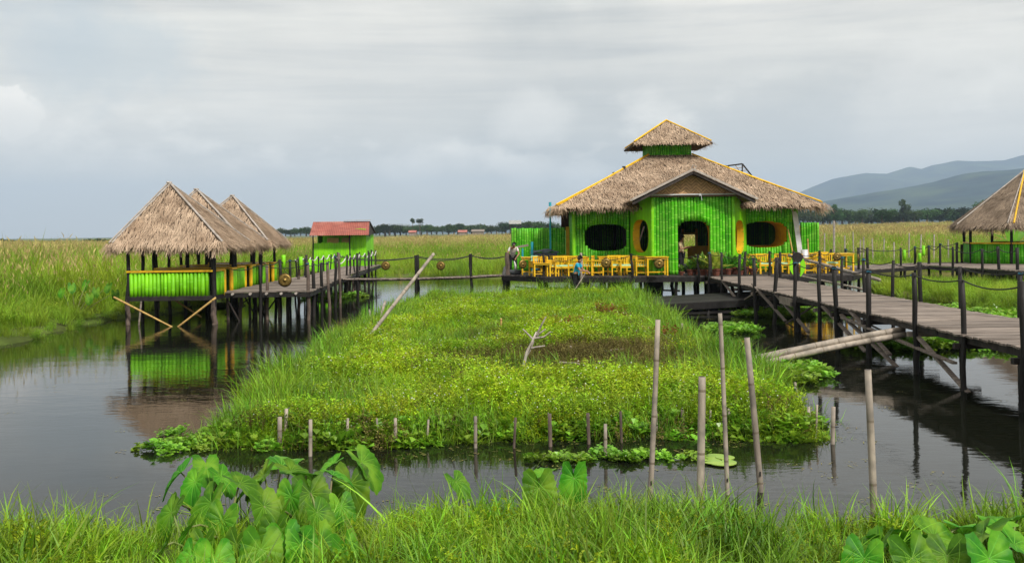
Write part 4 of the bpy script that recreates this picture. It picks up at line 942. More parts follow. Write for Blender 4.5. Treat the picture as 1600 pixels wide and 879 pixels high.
# ------------------------------------------------------------------ eight sided pavilion on the right
pv = thing('thatched_pavilion', 'eight sided straw roofed pavilion with green counter at the right edge', 'pavilion', (27, 50.5, DK))
pc = Vector((27.0, 50.5, 0)); PR = 3.75; pa = [R(185 + 45 * i) for i in range(8)]; pz, pap = 2.98, 5.75
rf = MB(); vt = [pc + Vector((PR * math.cos(a), PR * math.sin(a), pz)) for a in pa]; ap = pc + Vector((0, 0, pap))
for i in range(8):
    j = (i + 1) % 8; thatch_face(rf, ap, ap, vt[j], vt[i], dens=300 if i < 4 else 120, L=.5, wd=.028, thick=.12, fringe=110, drop=.42, lift=.06)
roof = rf.build('roof', [M['thatch_grey'], M['thatch_base']], pv)
for i in range(4):
    h = MB(); a = ap + Vector((0, 0, .1)); e = vt[i] + Vector((0, 0, .08)); h.tube([a, e], .035, 6); h.build('hip_pole', M['pole'], roof)
    h = MB(); e2 = vt[i].lerp(vt[(i + 1) % 8], .10) + Vector((0, 0, .09)); h.tube([a, e2], .045, 6)
    if i in (1, 3): h.build('hip_pole', M['yellow'], roof)
for i in range(8):
    r2 = PR * .80; p = pc + Vector((r2 * math.cos(pa[i]), r2 * math.sin(pa[i]), 0)); h = MB(); log(h, p + Vector((0, 0, -.5)), p + Vector((0, 0, 3.2)), .085, 8); h.build('post', M['black'], pv, origin=tuple(p))
    p2 = pc + Vector((r2 * math.cos(pa[i] + R(22)), r2 * math.sin(pa[i] + R(22)), 0)) * 1.0
f = MB(); b = MB(); rt = MB()
for i in range(8):
    if i == 6: continue
    r2 = PR * .80; p, q = [pc + Vector((r2 * math.cos(a), r2 * math.sin(a), 0)) for a in (pa[i], pa[(i + 1) % 8])]; o_ = ((p + q) / 2 - pc)
    bamboo_wall((p.x, p.y), (q.x, q.y), DK, 2.02, mbF=f, mbB=b, out=(o_.x, o_.y), rad=.07, node=.7); rt.beam(p + Vector((0, 0, 2.05)), q + Vector((0, 0, 2.05)), .2, .06)
pn = f.build('counter_wall', M['green'], pv, smooth=True); b.build('backing', M['green_back'], pn); rt.build('counter_top', M['yellow'], pv)
world_children(pv)
# ------------------------------------------------------------------ walkways
def walkway_posts(t, spec, top=2.0, rad=.065, mat='black', ties=True):
    """spec: (x, y, lean_x, lean_y, top)"""
    for s in spec:
        x, y = s[0], s[1]; lx = s[2] if len(s) > 2 else rng.gauss(0, .05); tp = (s[4] if len(s) > 4 else top) + rng.uniform(-.05, .05)
        mt_ = s[5] if len(s) > 5 else mat
        m_ = MB(); log(m_, (x - lx * .3, y, -.6), (x + lx, y + rng.gauss(0, .04), tp), rad * rng.uniform(.85, 1.15), 8, crook=.012)
        po = m_.build('post', M[mt_], t, origin=(x, y, 0), smooth=True)
        if ties and rng.random() < .6:
            m_ = MB(); c = Vector((x + lx * .97, y, tp - .05)); m_.tube([c - Vector((0, 0, .018)), c + Vector((0, 0, .018))], rad * .93, 7); m_.build('rope_tie', M['blue_tie'], po).location = (-x, -y, 0)
def deck_boards(x0f, x1f, y0, y1, mat, t, z=DK, wd=.14, across=True, ov=.05):
    m_ = MB(); y = y0
    while y < y1:
        w_ = wd * rng.uniform(.7, 1.25); a, b = x0f(y) - rng.uniform(0, ov), x1f(y) + rng.uniform(0, ov)
        m_.box(((a + b) / 2, y + w_ / 2, z - .02 + rng.uniform(-.007, .007)), (b - a, w_ - .012, .035), Matrix.Rotation(rng.gauss(0, .006), 3, 'Z') @ Matrix.Rotation(rng.gauss(0, .004), 3, 'Y')); y += w_
    return m_.build('deck', mat, t)
# right hand walkway, runs straight towards the camera
WX0, WX1 = 8.0, 10.4
rw = thing('plank_walkway', 'long grey plank walkway on black posts leading from the right up to the restaurant', 'walkway', (9.2, 26, 0))
deck_boards(lambda y: WX0 + .04 * math.sin(y), lambda y: WX1 + .05 * math.sin(y * .8), 12.4, 39.28, M['grey'], rw)
m_ = MB()
for xx in (WX0 + .1, WX1 - .15, (WX0 + WX1) / 2):
    for (a, b) in ((12.4, 18.2), (18.25, 24.9), (24.95, 32), (32.05, 39.2)): m_.beam((xx, a, DK - .1), (xx, b, DK - .1 + rng.uniform(-.01, .01)), .1, .13)
m_.build('stringer', M['dark'], rw)
NY = [15.0, 17.0, 19.0, 21.5, 23.6, 24.95, 27.0, 29.3, 31.5, 33.9, 36.6, 38.9]
lean = [0, .0, -.03, .02, -.05, -.01, .0, .10, -.04, .08, .02, .02, 0]
walkway_posts(rw, [(WX0 - .04, y, lean[i], 0, 2.0) for i, y in enumerate(NY)], rad=.062)
FY = [17.6, 19.8, 22.4, 24.6, 26.5, 28.6, 30.6, 32.8, 35.2, 37.6]
walkway_posts(rw, [(WX1 + .06, y, rng.gauss(0, .05), 0, 2.0 if i != 3 else 2.0) for i, y in enumerate(FY)], rad=.058)
for i, y in enumerate(NY):       # second pile beside each post and a cap beam
    m_ = MB(); m_.beam((WX0 - .15, y + .12, DK - .22), (WX1 + .1, y + .1, DK - .22), .09, .1); m_.build('cap_beam', M['grey'] if i % 3 == 2 else M['dark'], rw)
    if i % 2 == 0: m_ = MB(); log(m_, (WX0 + .1, y + .25, -.6), (WX0 + .08, y + .22, DK - .2), .07); m_.build('pile', M['black'], rw, origin=(WX0, y, 0))
def ropes(t, pts, drop=.12, rad=.014, mat='rope', name='rail_rope'):
    for a, b in zip(pts, pts[1:]):
        m_ = MB(); sag(m_, a, b, drop * rng.uniform(.6, 1.3), rad); m_.build(name, M[mat], t)
ropes(rw, [(WX0 - .04 + lean[i], y, 1.96) for i, y in enumerate(NY)], .10, .013)
ropes(rw, [(WX1 + .06, y, 1.95) for y in FY], .12, .013)
def brace(t, a, b, wd=.09, mat='grey'):
    m_ = MB(); m_.beam(a, b, wd, .04); m_.build('cross_brace', M[mat], t)
for (a, b) in (((8.0, 19.0, .75), (8.0, 16.0, -.35)), ((7.95, 17.3, .45), (7.95, 23.2, .75)), ((8.0, 23.4, .8), (8.05, 19.4, -.2)), ((8.0, 20.4, .2), (8.0, 22.8, .95)), ((8.0, 24.8, .9), (8.0, 21.8, .1)),
               ((10.2, 17.6, .8), (11.0, 17.0, -.3)), ((8.0, 29.3, .95), (8.0, 26.0, .1)), ((7.95, 31.8, 1.1), (8.0, 28.2, .2)), ((8.0, 33.9, .3), (8.0, 31.0, .95)), ((8.0, 36.6, .95), (8.0, 32.5, .0)), ((8.1, 29.6, -.2), (9.9, 29.6, .9)), ((8.1, 33.6, .9), (9.9, 33.6, -.1)), ((8.1, 23.8, .9), (10.2, 23.8, -.2))):
    brace(rw, a, b)
m_ = MB(); m_.box((7.98, 28.0, .80), (.06, 1.3, .22)); m_.build('side_board', M['grey'], rw)
world_children(rw)
# two long bamboo rails laid from the platform over the far side of the walkway
for (a, b, Ya, Yb, lab) in (((1233, 399), (1374, 437), 38.5, 29.5, 'upper bamboo pole lying along the far rail of the right walkway'), ((1245, 430), (1350, 452), 38.0, 29.8, 'lower bamboo pole beside the right walkway deck')):
    p, q_ = at(*a, Y=Ya), at(*b, Y=Yb); m_ = MB(); bamboo(m_, p, q_, .055 if a[1] < 410 else .035); simple('bamboo_pole', m_, M['bamboo'], lab, 'bamboo pole', tuple(p), True)
# thick bamboos slanting from the island up to the walkway
for k, (a, b, r_, lab) in enumerate((((4.3, 19.6, .10), (8.15, 20.0, .79), .062, 'upper of the thick bleached bamboos slanting up under the walkway'),
                                     ((4.32, 19.52, .00), (8.15, 19.93, .69), .058, 'lower of the thick bleached bamboos slanting up under the walkway'),
                                     ((4.2, 19.75, .10), (7.9, 20.12, .70), .05, 'thin third bamboo behind the thick slanting pair'))):
    m_ = MB(); bamboo(m_, a, b, r_, node=.55, n=12, bend=.05); simple('slanting_bamboo', m_, M['bamboo'], lab, 'bamboo', a, True)

# walkway and deck on the far right
fw = thing('plank_walkway', 'grey plank walkway joining the restaurant deck to the eight sided pavilion', 'walkway', (20, 46, 0))
m_ = MB()
def poly_planks(mb, quad, n, z=DK, th=.035):
    A, B, C_, D = [Vector((*p, z)) for p in quad]
    for i in range(n):
        t0, t1 = i / n, (i + .93) / n; a, b = A.lerp(B, t0), A.lerp(B, t1); c, d = D.lerp(C_, t1), D.lerp(C_, t0); dz = Vector((0, 0, rng.uniform(-.008, .008))); e = (d - a).normalized() * rng.uniform(0, .06)
        a, b, c, d = a - e + dz, b - e + dz, c + e + dz, d + e + dz; dn = Vector((0, 0, -th)); mb.add([a, b, c, d, a + dn, b + dn, c + dn, d + dn], [(0, 1, 2, 3), (4, 7, 6, 5), (0, 4, 5, 1), (1, 5, 6, 2), (2, 6, 7, 3), (3, 7, 4, 0)])
poly_planks(m_, [(16.4, 44.2), (20.9, 48.2), (20.6, 51.0), (16.4, 48.6)], 32)
poly_planks(m_, [(20.7, 51.2), (21.6, 41.2), (31, 41.2), (31, 54)], 70, z=DK + .004)
m_.build('deck', M['grey'], fw)
m_ = MB(); ed = [(16.4, 44.2), (20.85, 48.2), (21.1, 45.5), (21.6, 41.2), (31, 41.2)]
for a, b in zip(ed, ed[1:]): m_.beam((*a, DK - .12), (*b, DK - .12), .1, .16)
m_.build('stringer', M['black'], fw)
fp = [(at(px, 418, Y=Y).x, Y, 0, 0, tp) for (px, Y, tp) in ((1322, 45, 1.95), (1355, 45.2, 2.0), (1341, 44.4, 2.05), (1408, 48.2, 1.85), (1430, 50.0, 1.95), (1452, 49.6, 2.0), (1470, 47.4, 2.15), (1489, 45.2, 1.95), (1495, 50, 2.1), (1503, 51, 1.95), (1534, 43.4, 1.95), (1560, 42.5, 2.0), (1590, 41.6, 1.95), (1445, 43.5, 1.2))]
walkway_posts(fw, [f for f in fp[:-1]], rad=.07)
ropes(fw, [(p[0], p[1], p[4] - .06) for p in fp[:3]], .15); ropes(fw, [(fp[i][0], fp[i][1], fp[i][4] - .06) for i in (2, 3, 4, 5, 8, 9)], .15, .02)
ropes(fw, [(fp[i][0], fp[i][1], fp[i][4] - .06) for i in (5, 6, 7, 10, 11, 12)], .2, .02)
for (x, y) in ((21.2, 44), (21.4, 42.4), (22.8, 41.4), (24.5, 41.4), (26.5, 41.4), (19, 46.6), (18, 45.6), (24, 47), (26, 47)):
    q = MB(); log(q, (x, y, -.6), (x + .05, y, DK - .08), .08); q.build('pile', M['black'], fw, origin=(x, y, 0))
brace(fw, (22.9, 41.5, .9), (24.3, 41.5, .2), mat='dark'); brace(fw, (24.6, 41.5, .2), (26.3, 41.5, .85), mat='dark')
world_children(fw)

# left walkway past the huts to the shed
lw = thing('plank_walkway', 'wide grey plank walkway running from the thatched huts back to the small green shed', 'walkway', (-8.5, 40, 0))
deck_boards(lambda y: -9.86, lambda y: -6.88 - .07 * (y - 32.7), 32.6, 41.0, M['grey'], lw, wd=.2)
m_ = MB(); poly_planks(m_, [(-9.9, 41.02), (-7.35, 41.02), (-7.35, 44.0), (-9.9, 44.0)], 10, z=DK - .006); poly_planks(m_, [(-9.6, 44.02), (-7.7, 44.02), (-8.2, 60), (-10.2, 60)], 9, z=DK - .006)
m_.build('deck', M['grey_y'], lw)
m_ = MB(); m_.beam((-9.9, 32.64, DK - .13), (-6.9, 32.64, DK - .13), .1, .14); m_.beam((-6.92, 32.6, DK - .13), (-7.45, 41, DK - .13), .1, .14); m_.beam((-7.4, 41.0, DK - .13), (-8.25, 60, DK - .13), .1, .14); m_.build('stringer', M['black'], lw)
for xx in (-9.5, -8.9, -8.35, -7.85, -7.35):
    q = MB(); q.tube([(xx, 32.5, DK - .075), (xx + .05, 34.4, DK - .075)], .045, 7); q.build('joist', M['pole'], lw)
def lp(px, Y): return X_(px, Y)
post_l = [(lp(409, 32.9), 32.6, .02, 0, 1.95), (lp(423, 33.8), 33.2, 0, 0, 1.9, 'post'), (lp(481, 32.7), 32.7, -.03, 0, 1.95, 'post'), (lp(490, 34.0), 34.0, -.03, 0, 1.95), (lp(502, 35.4), 35.4, 0, 0, 1.85), (lp(513, 37.0), 37.0, -.05, 0, 1.9, 'post'),
          (lp(523, 38.7), 38.7, 0, 0, 2.1), (lp(531, 40.8), 40.8, -.06, 0, 2.1, 'post'), (lp(437, 37.5), 37.5, 0, 0, 1.95), (lp(452, 39), 39, 0, 0, 1.95), (lp(466, 41.2), 41.2, 0, 0, 1.95, 'post'), (lp(478, 43.0), 43, 0, 0, 2.0),
          (lp(566, 45.5), 44.0, 0, 0, 2.0), (lp(578, 45.5), 45.0, .03, 0, 2.05)]
walkway_posts(lw, post_l, rad=.062)
for (px_, Y) in ((354, 33.2), (372, 33.6), (388, 33.8), (399, 34.2), (436, 34), (450, 34.5), (363, 36), (412, 36.5), (466, 36.8), (538, 45), (550, 48), (493, 41), (505, 43), (517, 44), (556, 53), (532, 52), (544, 56), (569, 56)):
    x = lp(px_, Y); q = MB(); log(q, (x, Y, -.6), (x + rng.gauss(0, .04), Y, DK - .08), rng.uniform(.05, .075)); q.build('pile', M[rng.choice(['post', 'dark', 'black'])], lw, origin=(x, Y, 0))
for i, (px_, Y) in enumerate(((547, 44.8), (553, 46.2), (560, 48), (567, 50), (574, 52.5), (582, 54.5), (588, 56.5), (595, 58.5))):
    x = lp(px_, Y) if False else -7.6 - .04 * (Y - 41); q = MB(); log(q, (x, Y, -.5), (x + rng.gauss(0, .06), Y, 1.85 + rng.uniform(-.05, .15)), .05); q.build('post', M['dark'], lw, origin=(x, Y, 0))
for i in range(9):
    Y = 43.5 + i * 1.9; x = -9.75 - .03 * (Y - 41); q = MB(); log(q, (x, Y, -.5), (x + rng.gauss(0, .08), Y, 1.8 + rng.uniform(-.05, .1)), .045); q.build('post', M['black'], lw, origin=(x, Y, 0))
ropes(lw, [(-7.6 - .04 * (Y - 41), Y, 1.86) for Y in (41, 44.8, 46.2, 48, 50, 52.5, 54.5, 56.5, 58.5)], .22, .026, 'white_rope')
ropes(lw, [(-9.75 - .03 * (43.5 + i * 1.9 - 41), 43.5 + i * 1.9, 1.78) for i in range(9)], .22, .026, 'white_rope')
ropes(lw, [(post_l[i][0], post_l[i][1], 1.88) for i in (2, 3, 4, 5, 6, 7)], .08, .014)
ropes(lw, [(-9.8, 33.0, 1.8), (post_l[0][0], 32.6, 1.9), (post_l[2][0], 32.7, 1.9)], .12, .014)
ropes(lw, [(-9.7, 37.2, 1.85), (post_l[8][0], 37.5, 1.9), (post_l[9][0], 39, 1.9), (post_l[10][0], 41.2, 1.9), (post_l[11][0], 43, 1.9)], .12, .02)
for (a, b) in (((-9.8, 32.7, .9), (-9.3, 32.8, -.1)), ((-9.0, 34, .9), (-10.2, 34, .1)), ((-8.4, 35, .9), (-9.1, 35.2, 0)), ((-9.9, 35, .9), (-9.4, 35, 0))): brace(lw, a, b, .05, 'dark')
world_children(lw)
# rope bridge
rb = thing('rope_bridge', 'narrow sagging plank bridge with rope rails between the left walkway and the restaurant deck', 'bridge', (-4, 42, 0))
A, B = Vector((-7.4, 41.6, DK)), Vector((-.5, 43.6, DK)); dr = (B - A).normalized(); pr_ = Vector((-dr.y, dr.x, 0)); m_ = MB(); L = (B - A).length; k = int(L / .13)
for i in range(k):
    t = (i + .5) / k; c = A.lerp(B, t) - Vector((0, 0, .10 * 4 * t * (1 - t) * .6 + .02)); m_.box(c + Vector((0, 0, rng.uniform(-.01, .01))), (.115, .85 * rng.uniform(.9, 1.1), .03), Matrix.Rotation(math.atan2(dr.y, dr.x) + rng.gauss(0, .03), 3, 'Z'))
m_.build('deck', M['grey_y'], rb)
for s in (-.33, .33):
    m_ = MB(); sag(m_, A + pr_ * s - Vector((0, 0, .06)), B + pr_ * s - Vector((0, 0, .06)), .06, .035); m_.build('bearer', M['dark'], rb)
bp = [(X_(651, 42.4), 42.1), (X_(735, 43.0), 42.9)]
for (x, y) in bp:
    for dy in (0, .95):
        m_ = MB(); log(m_, (x, y + dy, -.6), (x - .03, y + dy, 1.95), .065); m_.build('post', M['black'], rb, origin=(x, y + dy, 0))
for dy in (0, .95):
    ropes(rb, [(-7.5, 41.3 + dy, 1.95), (bp[0][0], bp[0][1] + dy, 1.88), (bp[1][0], bp[1][1] + dy, 1.88), (-.2, 43.3 + dy, 1.85)], .14, .018)
world_children(rb)
for (px_, Yb, r_, top, lab) in ((793, 43.4, .11, 1.9, 'stout grey log post at the left corner of the restaurant deck'), ):
    pass
# rail posts and ropes of the big platform
pr2 = thing('deck_railing', 'low rail of posts and slack ropes along the front edge of the restaurant deck', 'railing', (4, 40.6, DK))
RP = [(793, 43.2, 'post', .11, 2.0), (849, 41.3, 'black', .06, 1.95), (908, 40.7, 'bamboo', .065, 2.0), (986.5, 40.3, 'black', .06, 1.95), (1091, 39.9, 'black', .06, 1.9), (1110, 39.2, 'black', .06, 1.95)]
for (px_, Y, mt_, r_, tp) in RP:
    m_ = MB(); x = X_(px_, Y); log(m_, (x, Y, .7), (x - .02, Y, tp), r_, 8); m_.build('post', M[mt_], pr2, origin=(x, Y, 0))
ropes(pr2, [(X_(p[0], p[1]), p[1], p[4] - .05) for p in RP], .22, .013)
RP2 = [(1164, 39.35), (1202, 39.4), (1240, 39.35), (1280, 39.4), (1298, 41.5)]
for (px_, Y) in RP2:
    m_ = MB(); x = X_(px_, Y); log(m_, (x, Y, .6), (x, Y, 2.0), .06, 8); m_.build('post', M['dark'], pr2, origin=(x, Y, 0))
ropes(pr2, [(X_(p[0], p[1]), p[1], 1.94) for p in RP2], .15, .013)
world_children(pr2)
# ------------------------------------------------------------------ gongs
def make_gong(label):
    t = thing('gong', label, 'gong'); m_ = MB(); n_ = 20; vs = [(0, -.075, 0)]; fs = []
    prof = [(.035, -.07), (.055, -.03), (.12, -.025), (.20, -.03), (.27, -.022), (.28, .05)]
    for (r_, y) in prof:
        for j in range(n_): a = 2 * math.pi * j / n_; vs.append((r_ * math.cos(a), y, r_ * math.sin(a)))
    for j in range(n_): fs.append((0, 1 + (j + 1) % n_, 1 + j))
    for i in range(len(prof) - 1):
        for j in range(n_): a, b = 1 + i * n_ + j, 1 + i * n_ + (j + 1) % n_; fs.append((a, b, b + n_, a + n_))
    m_.add(vs, fs, .5); m_.build('disc', M['brass'], t, smooth=True)
    m_ = MB()
    for i in range(n_): a, b = 2 * math.pi * i / n_, 2 * math.pi * (i + 1) / n_; m_.tube([(.285 * math.cos(a), .012, .285 * math.sin(a)), (.285 * math.cos(b), .012, .285 * math.sin(b))], .018, 5, caps=False)
    m_.build('rim', M['brass_dark'], t)
    m_ = MB(); m_.tube([(-.08, .02, .26), (0, .03, .45), (.08, .02, .26)], .01, 5); m_.build('cord', M['rope'], t); return t
gongs = [(445, 437.5, 32.4, .78, 'largest brass gong, at the front edge of the left walkway'), (602.5, 415, 41.6, .88, 'brass gong at the left end of the rope bridge'), (688.5, 415, 42.0, .88, 'brass gong on the rope in the middle of the rope bridge'),
         (817, 412.5, 42.0, .9, 'brass gong at the left corner of the restaurant deck beside the white shirt'), (947, 411, 40.2, .95, 'brass gong in front of the middle yellow chairs, left of the porch'), (1030, 412, 39.7, .95, 'brass gong just left of the restaurant doorway'),
         (1176, 406.5, 40.6, .8, 'brass gong above the potted plants right of the porch'), (1308, 401, 40.5, .8, 'brass gong on the rope at the right end of the yellow tables'), (1342, 402, 44.3, .85, 'brass gong hanging where the far right walkway begins'),
         (1254, 402, 33.0, .0, 'x')]
g0 = make_gong(gongs[0][4]); g0['group'] = 'brass gongs hung along the rails'; g0.location = at(445, 437.5, Y=32.4); g0.scale = (.78,) * 3
for (px_, py_, Y, s, lab) in gongs[1:]:
    if s: dup(g0, at(px_, py_, Y=Y + (0 if px_ != 817 else 0)), rng.uniform(-.15, .15) + (.6 if px_ == 817 else .9 if px_ == 1342 else 0), lab, scale=s * .74)
# green leaf shaped boards with a black disc, hung on the walkway rail
lf = thing('leaf_ornament', 'pair of green leaf shaped boards under a black disc on the right walkway rail', 'ornament', tuple(at(1246, 402, Y=31.0)))
for s in (-1, 1):
    m_ = MB(); n_ = 8; a_ = []
    for i in range(n_ + 1): t = i / n_; a_.append((s * (.10 + .22 * math.sin(math.pi * t) * .6 + .06 * (1 - t)), 0, -.62 * t))
    b_ = [(s * (.08 + .02 * math.sin(math.pi * i / n_)), 0, -.62 * i / n_) for i in range(n_ + 1)]
    vs = a_ + b_ + [(x, .03, z) for x, _, z in a_ + b_]; q_ = n_ + 1; fs = [(i, i + 1, q_ + i + 1, q_ + i) for i in range(n_)] + [(2 * q_ + i, 3 * q_ + i, 3 * q_ + i + 1, 2 * q_ + i + 1) for i in range(n_)] + [(i, 2 * q_ + i, 2 * q_ + i + 1, i + 1) for i in range(n_)]
    m_.add(vs, fs, .5); m_.build('leaf_board', M['green_side'], lf)
m_ = MB(); m_.tube([(0, -.03, .0), (0, .05, .0)], .17, 12); m_.build('disc', M['black'], lf)
tubes = [(1413, 398, 47.5, 'green bamboo tube on the first far post left of the pavilion'), (1443, 391, 49.6, 'green bamboo tube topmost on the far rail left of the pavilion'), (1437, 403, 49.4, 'lower green bamboo tube on the far rail left of the pavilion'),
         (443, 408, 38.0, 'green bamboo tube on a back post of the left walkway above the large gong'), (470, 410, 41.0, 'green bamboo tube on a post of the left walkway right of the large gong'), (484, 414, 43.0, 'lower green bamboo tube hung near the shed end of the left walkway')]
for (px_, py_, Y, lab) in tubes:
    p = at(px_, py_, Y=Y); m_ = MB(); bamboo(m_, p - Vector((0, 0, .28)), p + Vector((0, 0, .25)), .08, node=.5); simple('bamboo_tube', m_, M['green_side'], lab, 'bamboo tube', tuple(p), True, 'green bamboo tubes hung on rail posts')

# ------------------------------------------------------------------ yellow furniture
def make_chair(label):
    t = thing('slatted_chair', label, 'chair')
    for (x, y, h) in ((-.28, -.24, .62), (.28, -.24, .62), (-.28, .24, .84), (.28, .24, .84)):
        m_ = MB(); m_.box((x, y, h / 2), (.055, .055, h)); m_.build('leg', M['yellow'], t)
    m_ = MB(); m_.box((0, 0, .40), (.60, .54, .035)); m_.box((0, -.25, .36), (.54, .03, .07)); m_.box((0, .25, .36), (.54, .03, .07)); m_.build('seat', M['yellow'], t)
    m_ = MB(); m_.box((0, -.02, .445), (.5, .46, .055)); m_.build('cushion', M['mint'], t)
    m_ = MB(); m_.box((0, .245, .82), (.62, .045, .07)); m_.box((0, .245, .50), (.56, .035, .05))
    for i in range(6): m_.box((-.21 + i * .084, .245, .66), (.034, .02, .28))
    m_.build('backrest', M['yellow'], t)
    for s in (-1, 1):
        m_ = MB(); m_.box((s * .28, 0, .635), (.075, .58, .035)); m_.box((s * .28, 0, .13), (.035, .46, .04))
        for i in range(4): m_.box((s * .28, -.15 + i * .1, .52), (.02, .032, .21))
        m_.build('armrest', M['yellow'], t)
    return t
def make_table(label, w_=.95, d_=.8, h=.80):
    t = thing('slatted_table', label, 'table')
    m_ = MB(); k = 7
    for i in range(k): m_.box((0, -d_ / 2 + (i + .5) * d_ / k, h - .015), (w_, d_ / k - .008, .03))
    m_.build('tabletop', M['yellow'], t)
    m_ = MB(); m_.box((0, -d_ / 2 + .06, h - .075), (w_ - .12, .03, .08)); m_.box((0, d_ / 2 - .06, h - .075), (w_ - .12, .03, .08)); m_.box((w_ / 2 - .06, 0, h - .075), (.03, d_ - .12, .08)); m_.box((-w_ / 2 + .06, 0, h - .075), (.03, d_ - .12, .08)); m_.build('apron', M['yellow'], t)
    for (x, y) in ((-1, -1), (1, -1), (1, 1), (-1, 1)): m_ = MB(); m_.box((x * (w_ / 2 - .06), y * (d_ / 2 - .06), h / 2 - .02), (.065, .065, h - .05)); m_.build('leg', M['yellow'], t)
    m_ = MB(); m_.box((0, 0, .14), (w_ - .14, .04, .05)); m_.build('stretcher', M['yellow'], t); return t
GC, GT = 'yellow slatted chairs on the restaurant deck', 'yellow slatted tables on the restaurant deck'
chairs = [(839, 41.9, 200, 'leftmost yellow chair on the deck, beside the short cyan post'), (857, 43.0, 100, 'yellow chair left of the black rail post near the left table'), (862, 41.5, 95, 'yellow chair right behind the black rail post on the left deck, seen from the side'), (876, 41.45, 8, 'yellow chair showing its slatted back left of the sweeping woman'),
          (889, 41.6, -20, 'yellow chair directly behind the sweeping woman'), (918, 41.7, -100, 'yellow chair immediately right of the sweeping woman, seen past her pole'), (933, 41.6, 85, 'yellow chair left of the gong in front of the oval window'), (962, 41.5, 15, 'yellow chair just right of the gong in front of the oval window'),
          (978, 41.2, 4, 'yellow chair with its slatted back beside the second black rail post'), (1003, 41.0, 80, 'yellow chair left of the porch corner beside the second gong'), (1018, 42.6, 180, 'yellow chair against the porch wall left of the doorway'),
          (1176, 41.4, 95, 'yellow chair right of the potted plants on the right deck'), (1194, 41.3, 5, 'second yellow chair from the potted plants, slatted back forward'), (1221, 41.2, -15, 'yellow chair in the middle of the right deck below the round shutter'), (1243, 41.2, 10, 'yellow chair behind the green leaf ornament'),
          (1264, 41.2, -95, 'yellow chair on the right deck below the leaning metal sheet'), (1281, 43.6, 175, 'yellow chair in the back row of the right deck'), (1297, 41.0, 0, 'yellow chair with slatted back at the far right of the deck')]
c0 = make_chair(chairs[0][3]); c0['group'] = GC
for i, (px_, Y, a, lab) in enumerate(chairs):
    loc = (X_(px_, Y), Y, DK)
    if i == 0: c0.location = loc; c0.rotation_euler.z = R(a)
    else: dup(c0, loc, R(a), lab)
tables = [(830, 42.9, 0, 'leftmost yellow table behind the corner gong'), (846, 41.35, 3, 'low yellow table in front of the leftmost chair'), (873, 45.2, 0, 'yellow table in the back row before the ochre door panel'), (903, 42.4, 0, 'yellow table behind the sweeping woman'), (950, 42.3, 0, 'yellow table behind the gong below the oval window'),
          (992, 42.3, 0, 'yellow table between the rail post and the porch'), (1025, 40.9, 0, 'yellow table with the gong hanging before it, left of the doorway'), (1184, 42.6, 0, 'yellow table nearest the potted plants on the right deck'), (1233, 42.6, 0, 'yellow table behind the green leaf ornament'), (1262, 43.9, 0, 'yellow table in the back row of the right deck below the zinc drum'), (1313, 42.6, 6, 'rightmost yellow table on the deck'), (1285, 42.3, 0, 'yellow table before the right bamboo screen')]
t0 = make_table(tables[0][3]); t0['group'] = GT
for i, (px_, Y, a, lab) in enumerate(tables):
    loc = (X_(px_, Y), Y, DK)
    if i == 0: t0.location = loc
    else: dup(t0, loc, R(a), lab, scale=(.8, .8, .72) if i == 1 else None)
for (px_, Y, z, mt_, lab) in ((834, 42.9, .8, 'mint', 'mint cloth folded over the edge of the leftmost table'),):
    m_ = MB(); p = Vector((X_(px_, Y), Y - .43, DK + .74)); m_.box(p, (.3, .02, .26)); m_.box(p + Vector((0, .14, .095)), (.3, .3, .02)); simple('folded_cloth', m_, M[mt_], lab, 'cloth', tuple(p))
m_ = MB(); p = Vector((X_(850, 45.2), 45.2, DK + .95)); vs = []
for i in range(9):
    for j in range(7): vs.append(p + Vector(((i - 4) * .17, (j - 3) * .13, .16 * math.cos((i - 4) * .38) * math.cos((j - 3) * .5) + rng.uniform(-.05, .05))))
m_.add(vs, [(i * 7 + j, i * 7 + j + 1, i * 7 + j + 8, i * 7 + j + 7) for i in range(8) for j in range(6)]); m_.box(p - Vector((0, 0, .45)), (1.2, .7, .86))
simple('covered_pile', m_, material('blue_grey_tarp', (.09, .11, .14), (.05, .06, .08), rough=.6), 'blue grey tarpaulin over a pile before the left bamboo screen', 'tarpaulin', tuple(p))

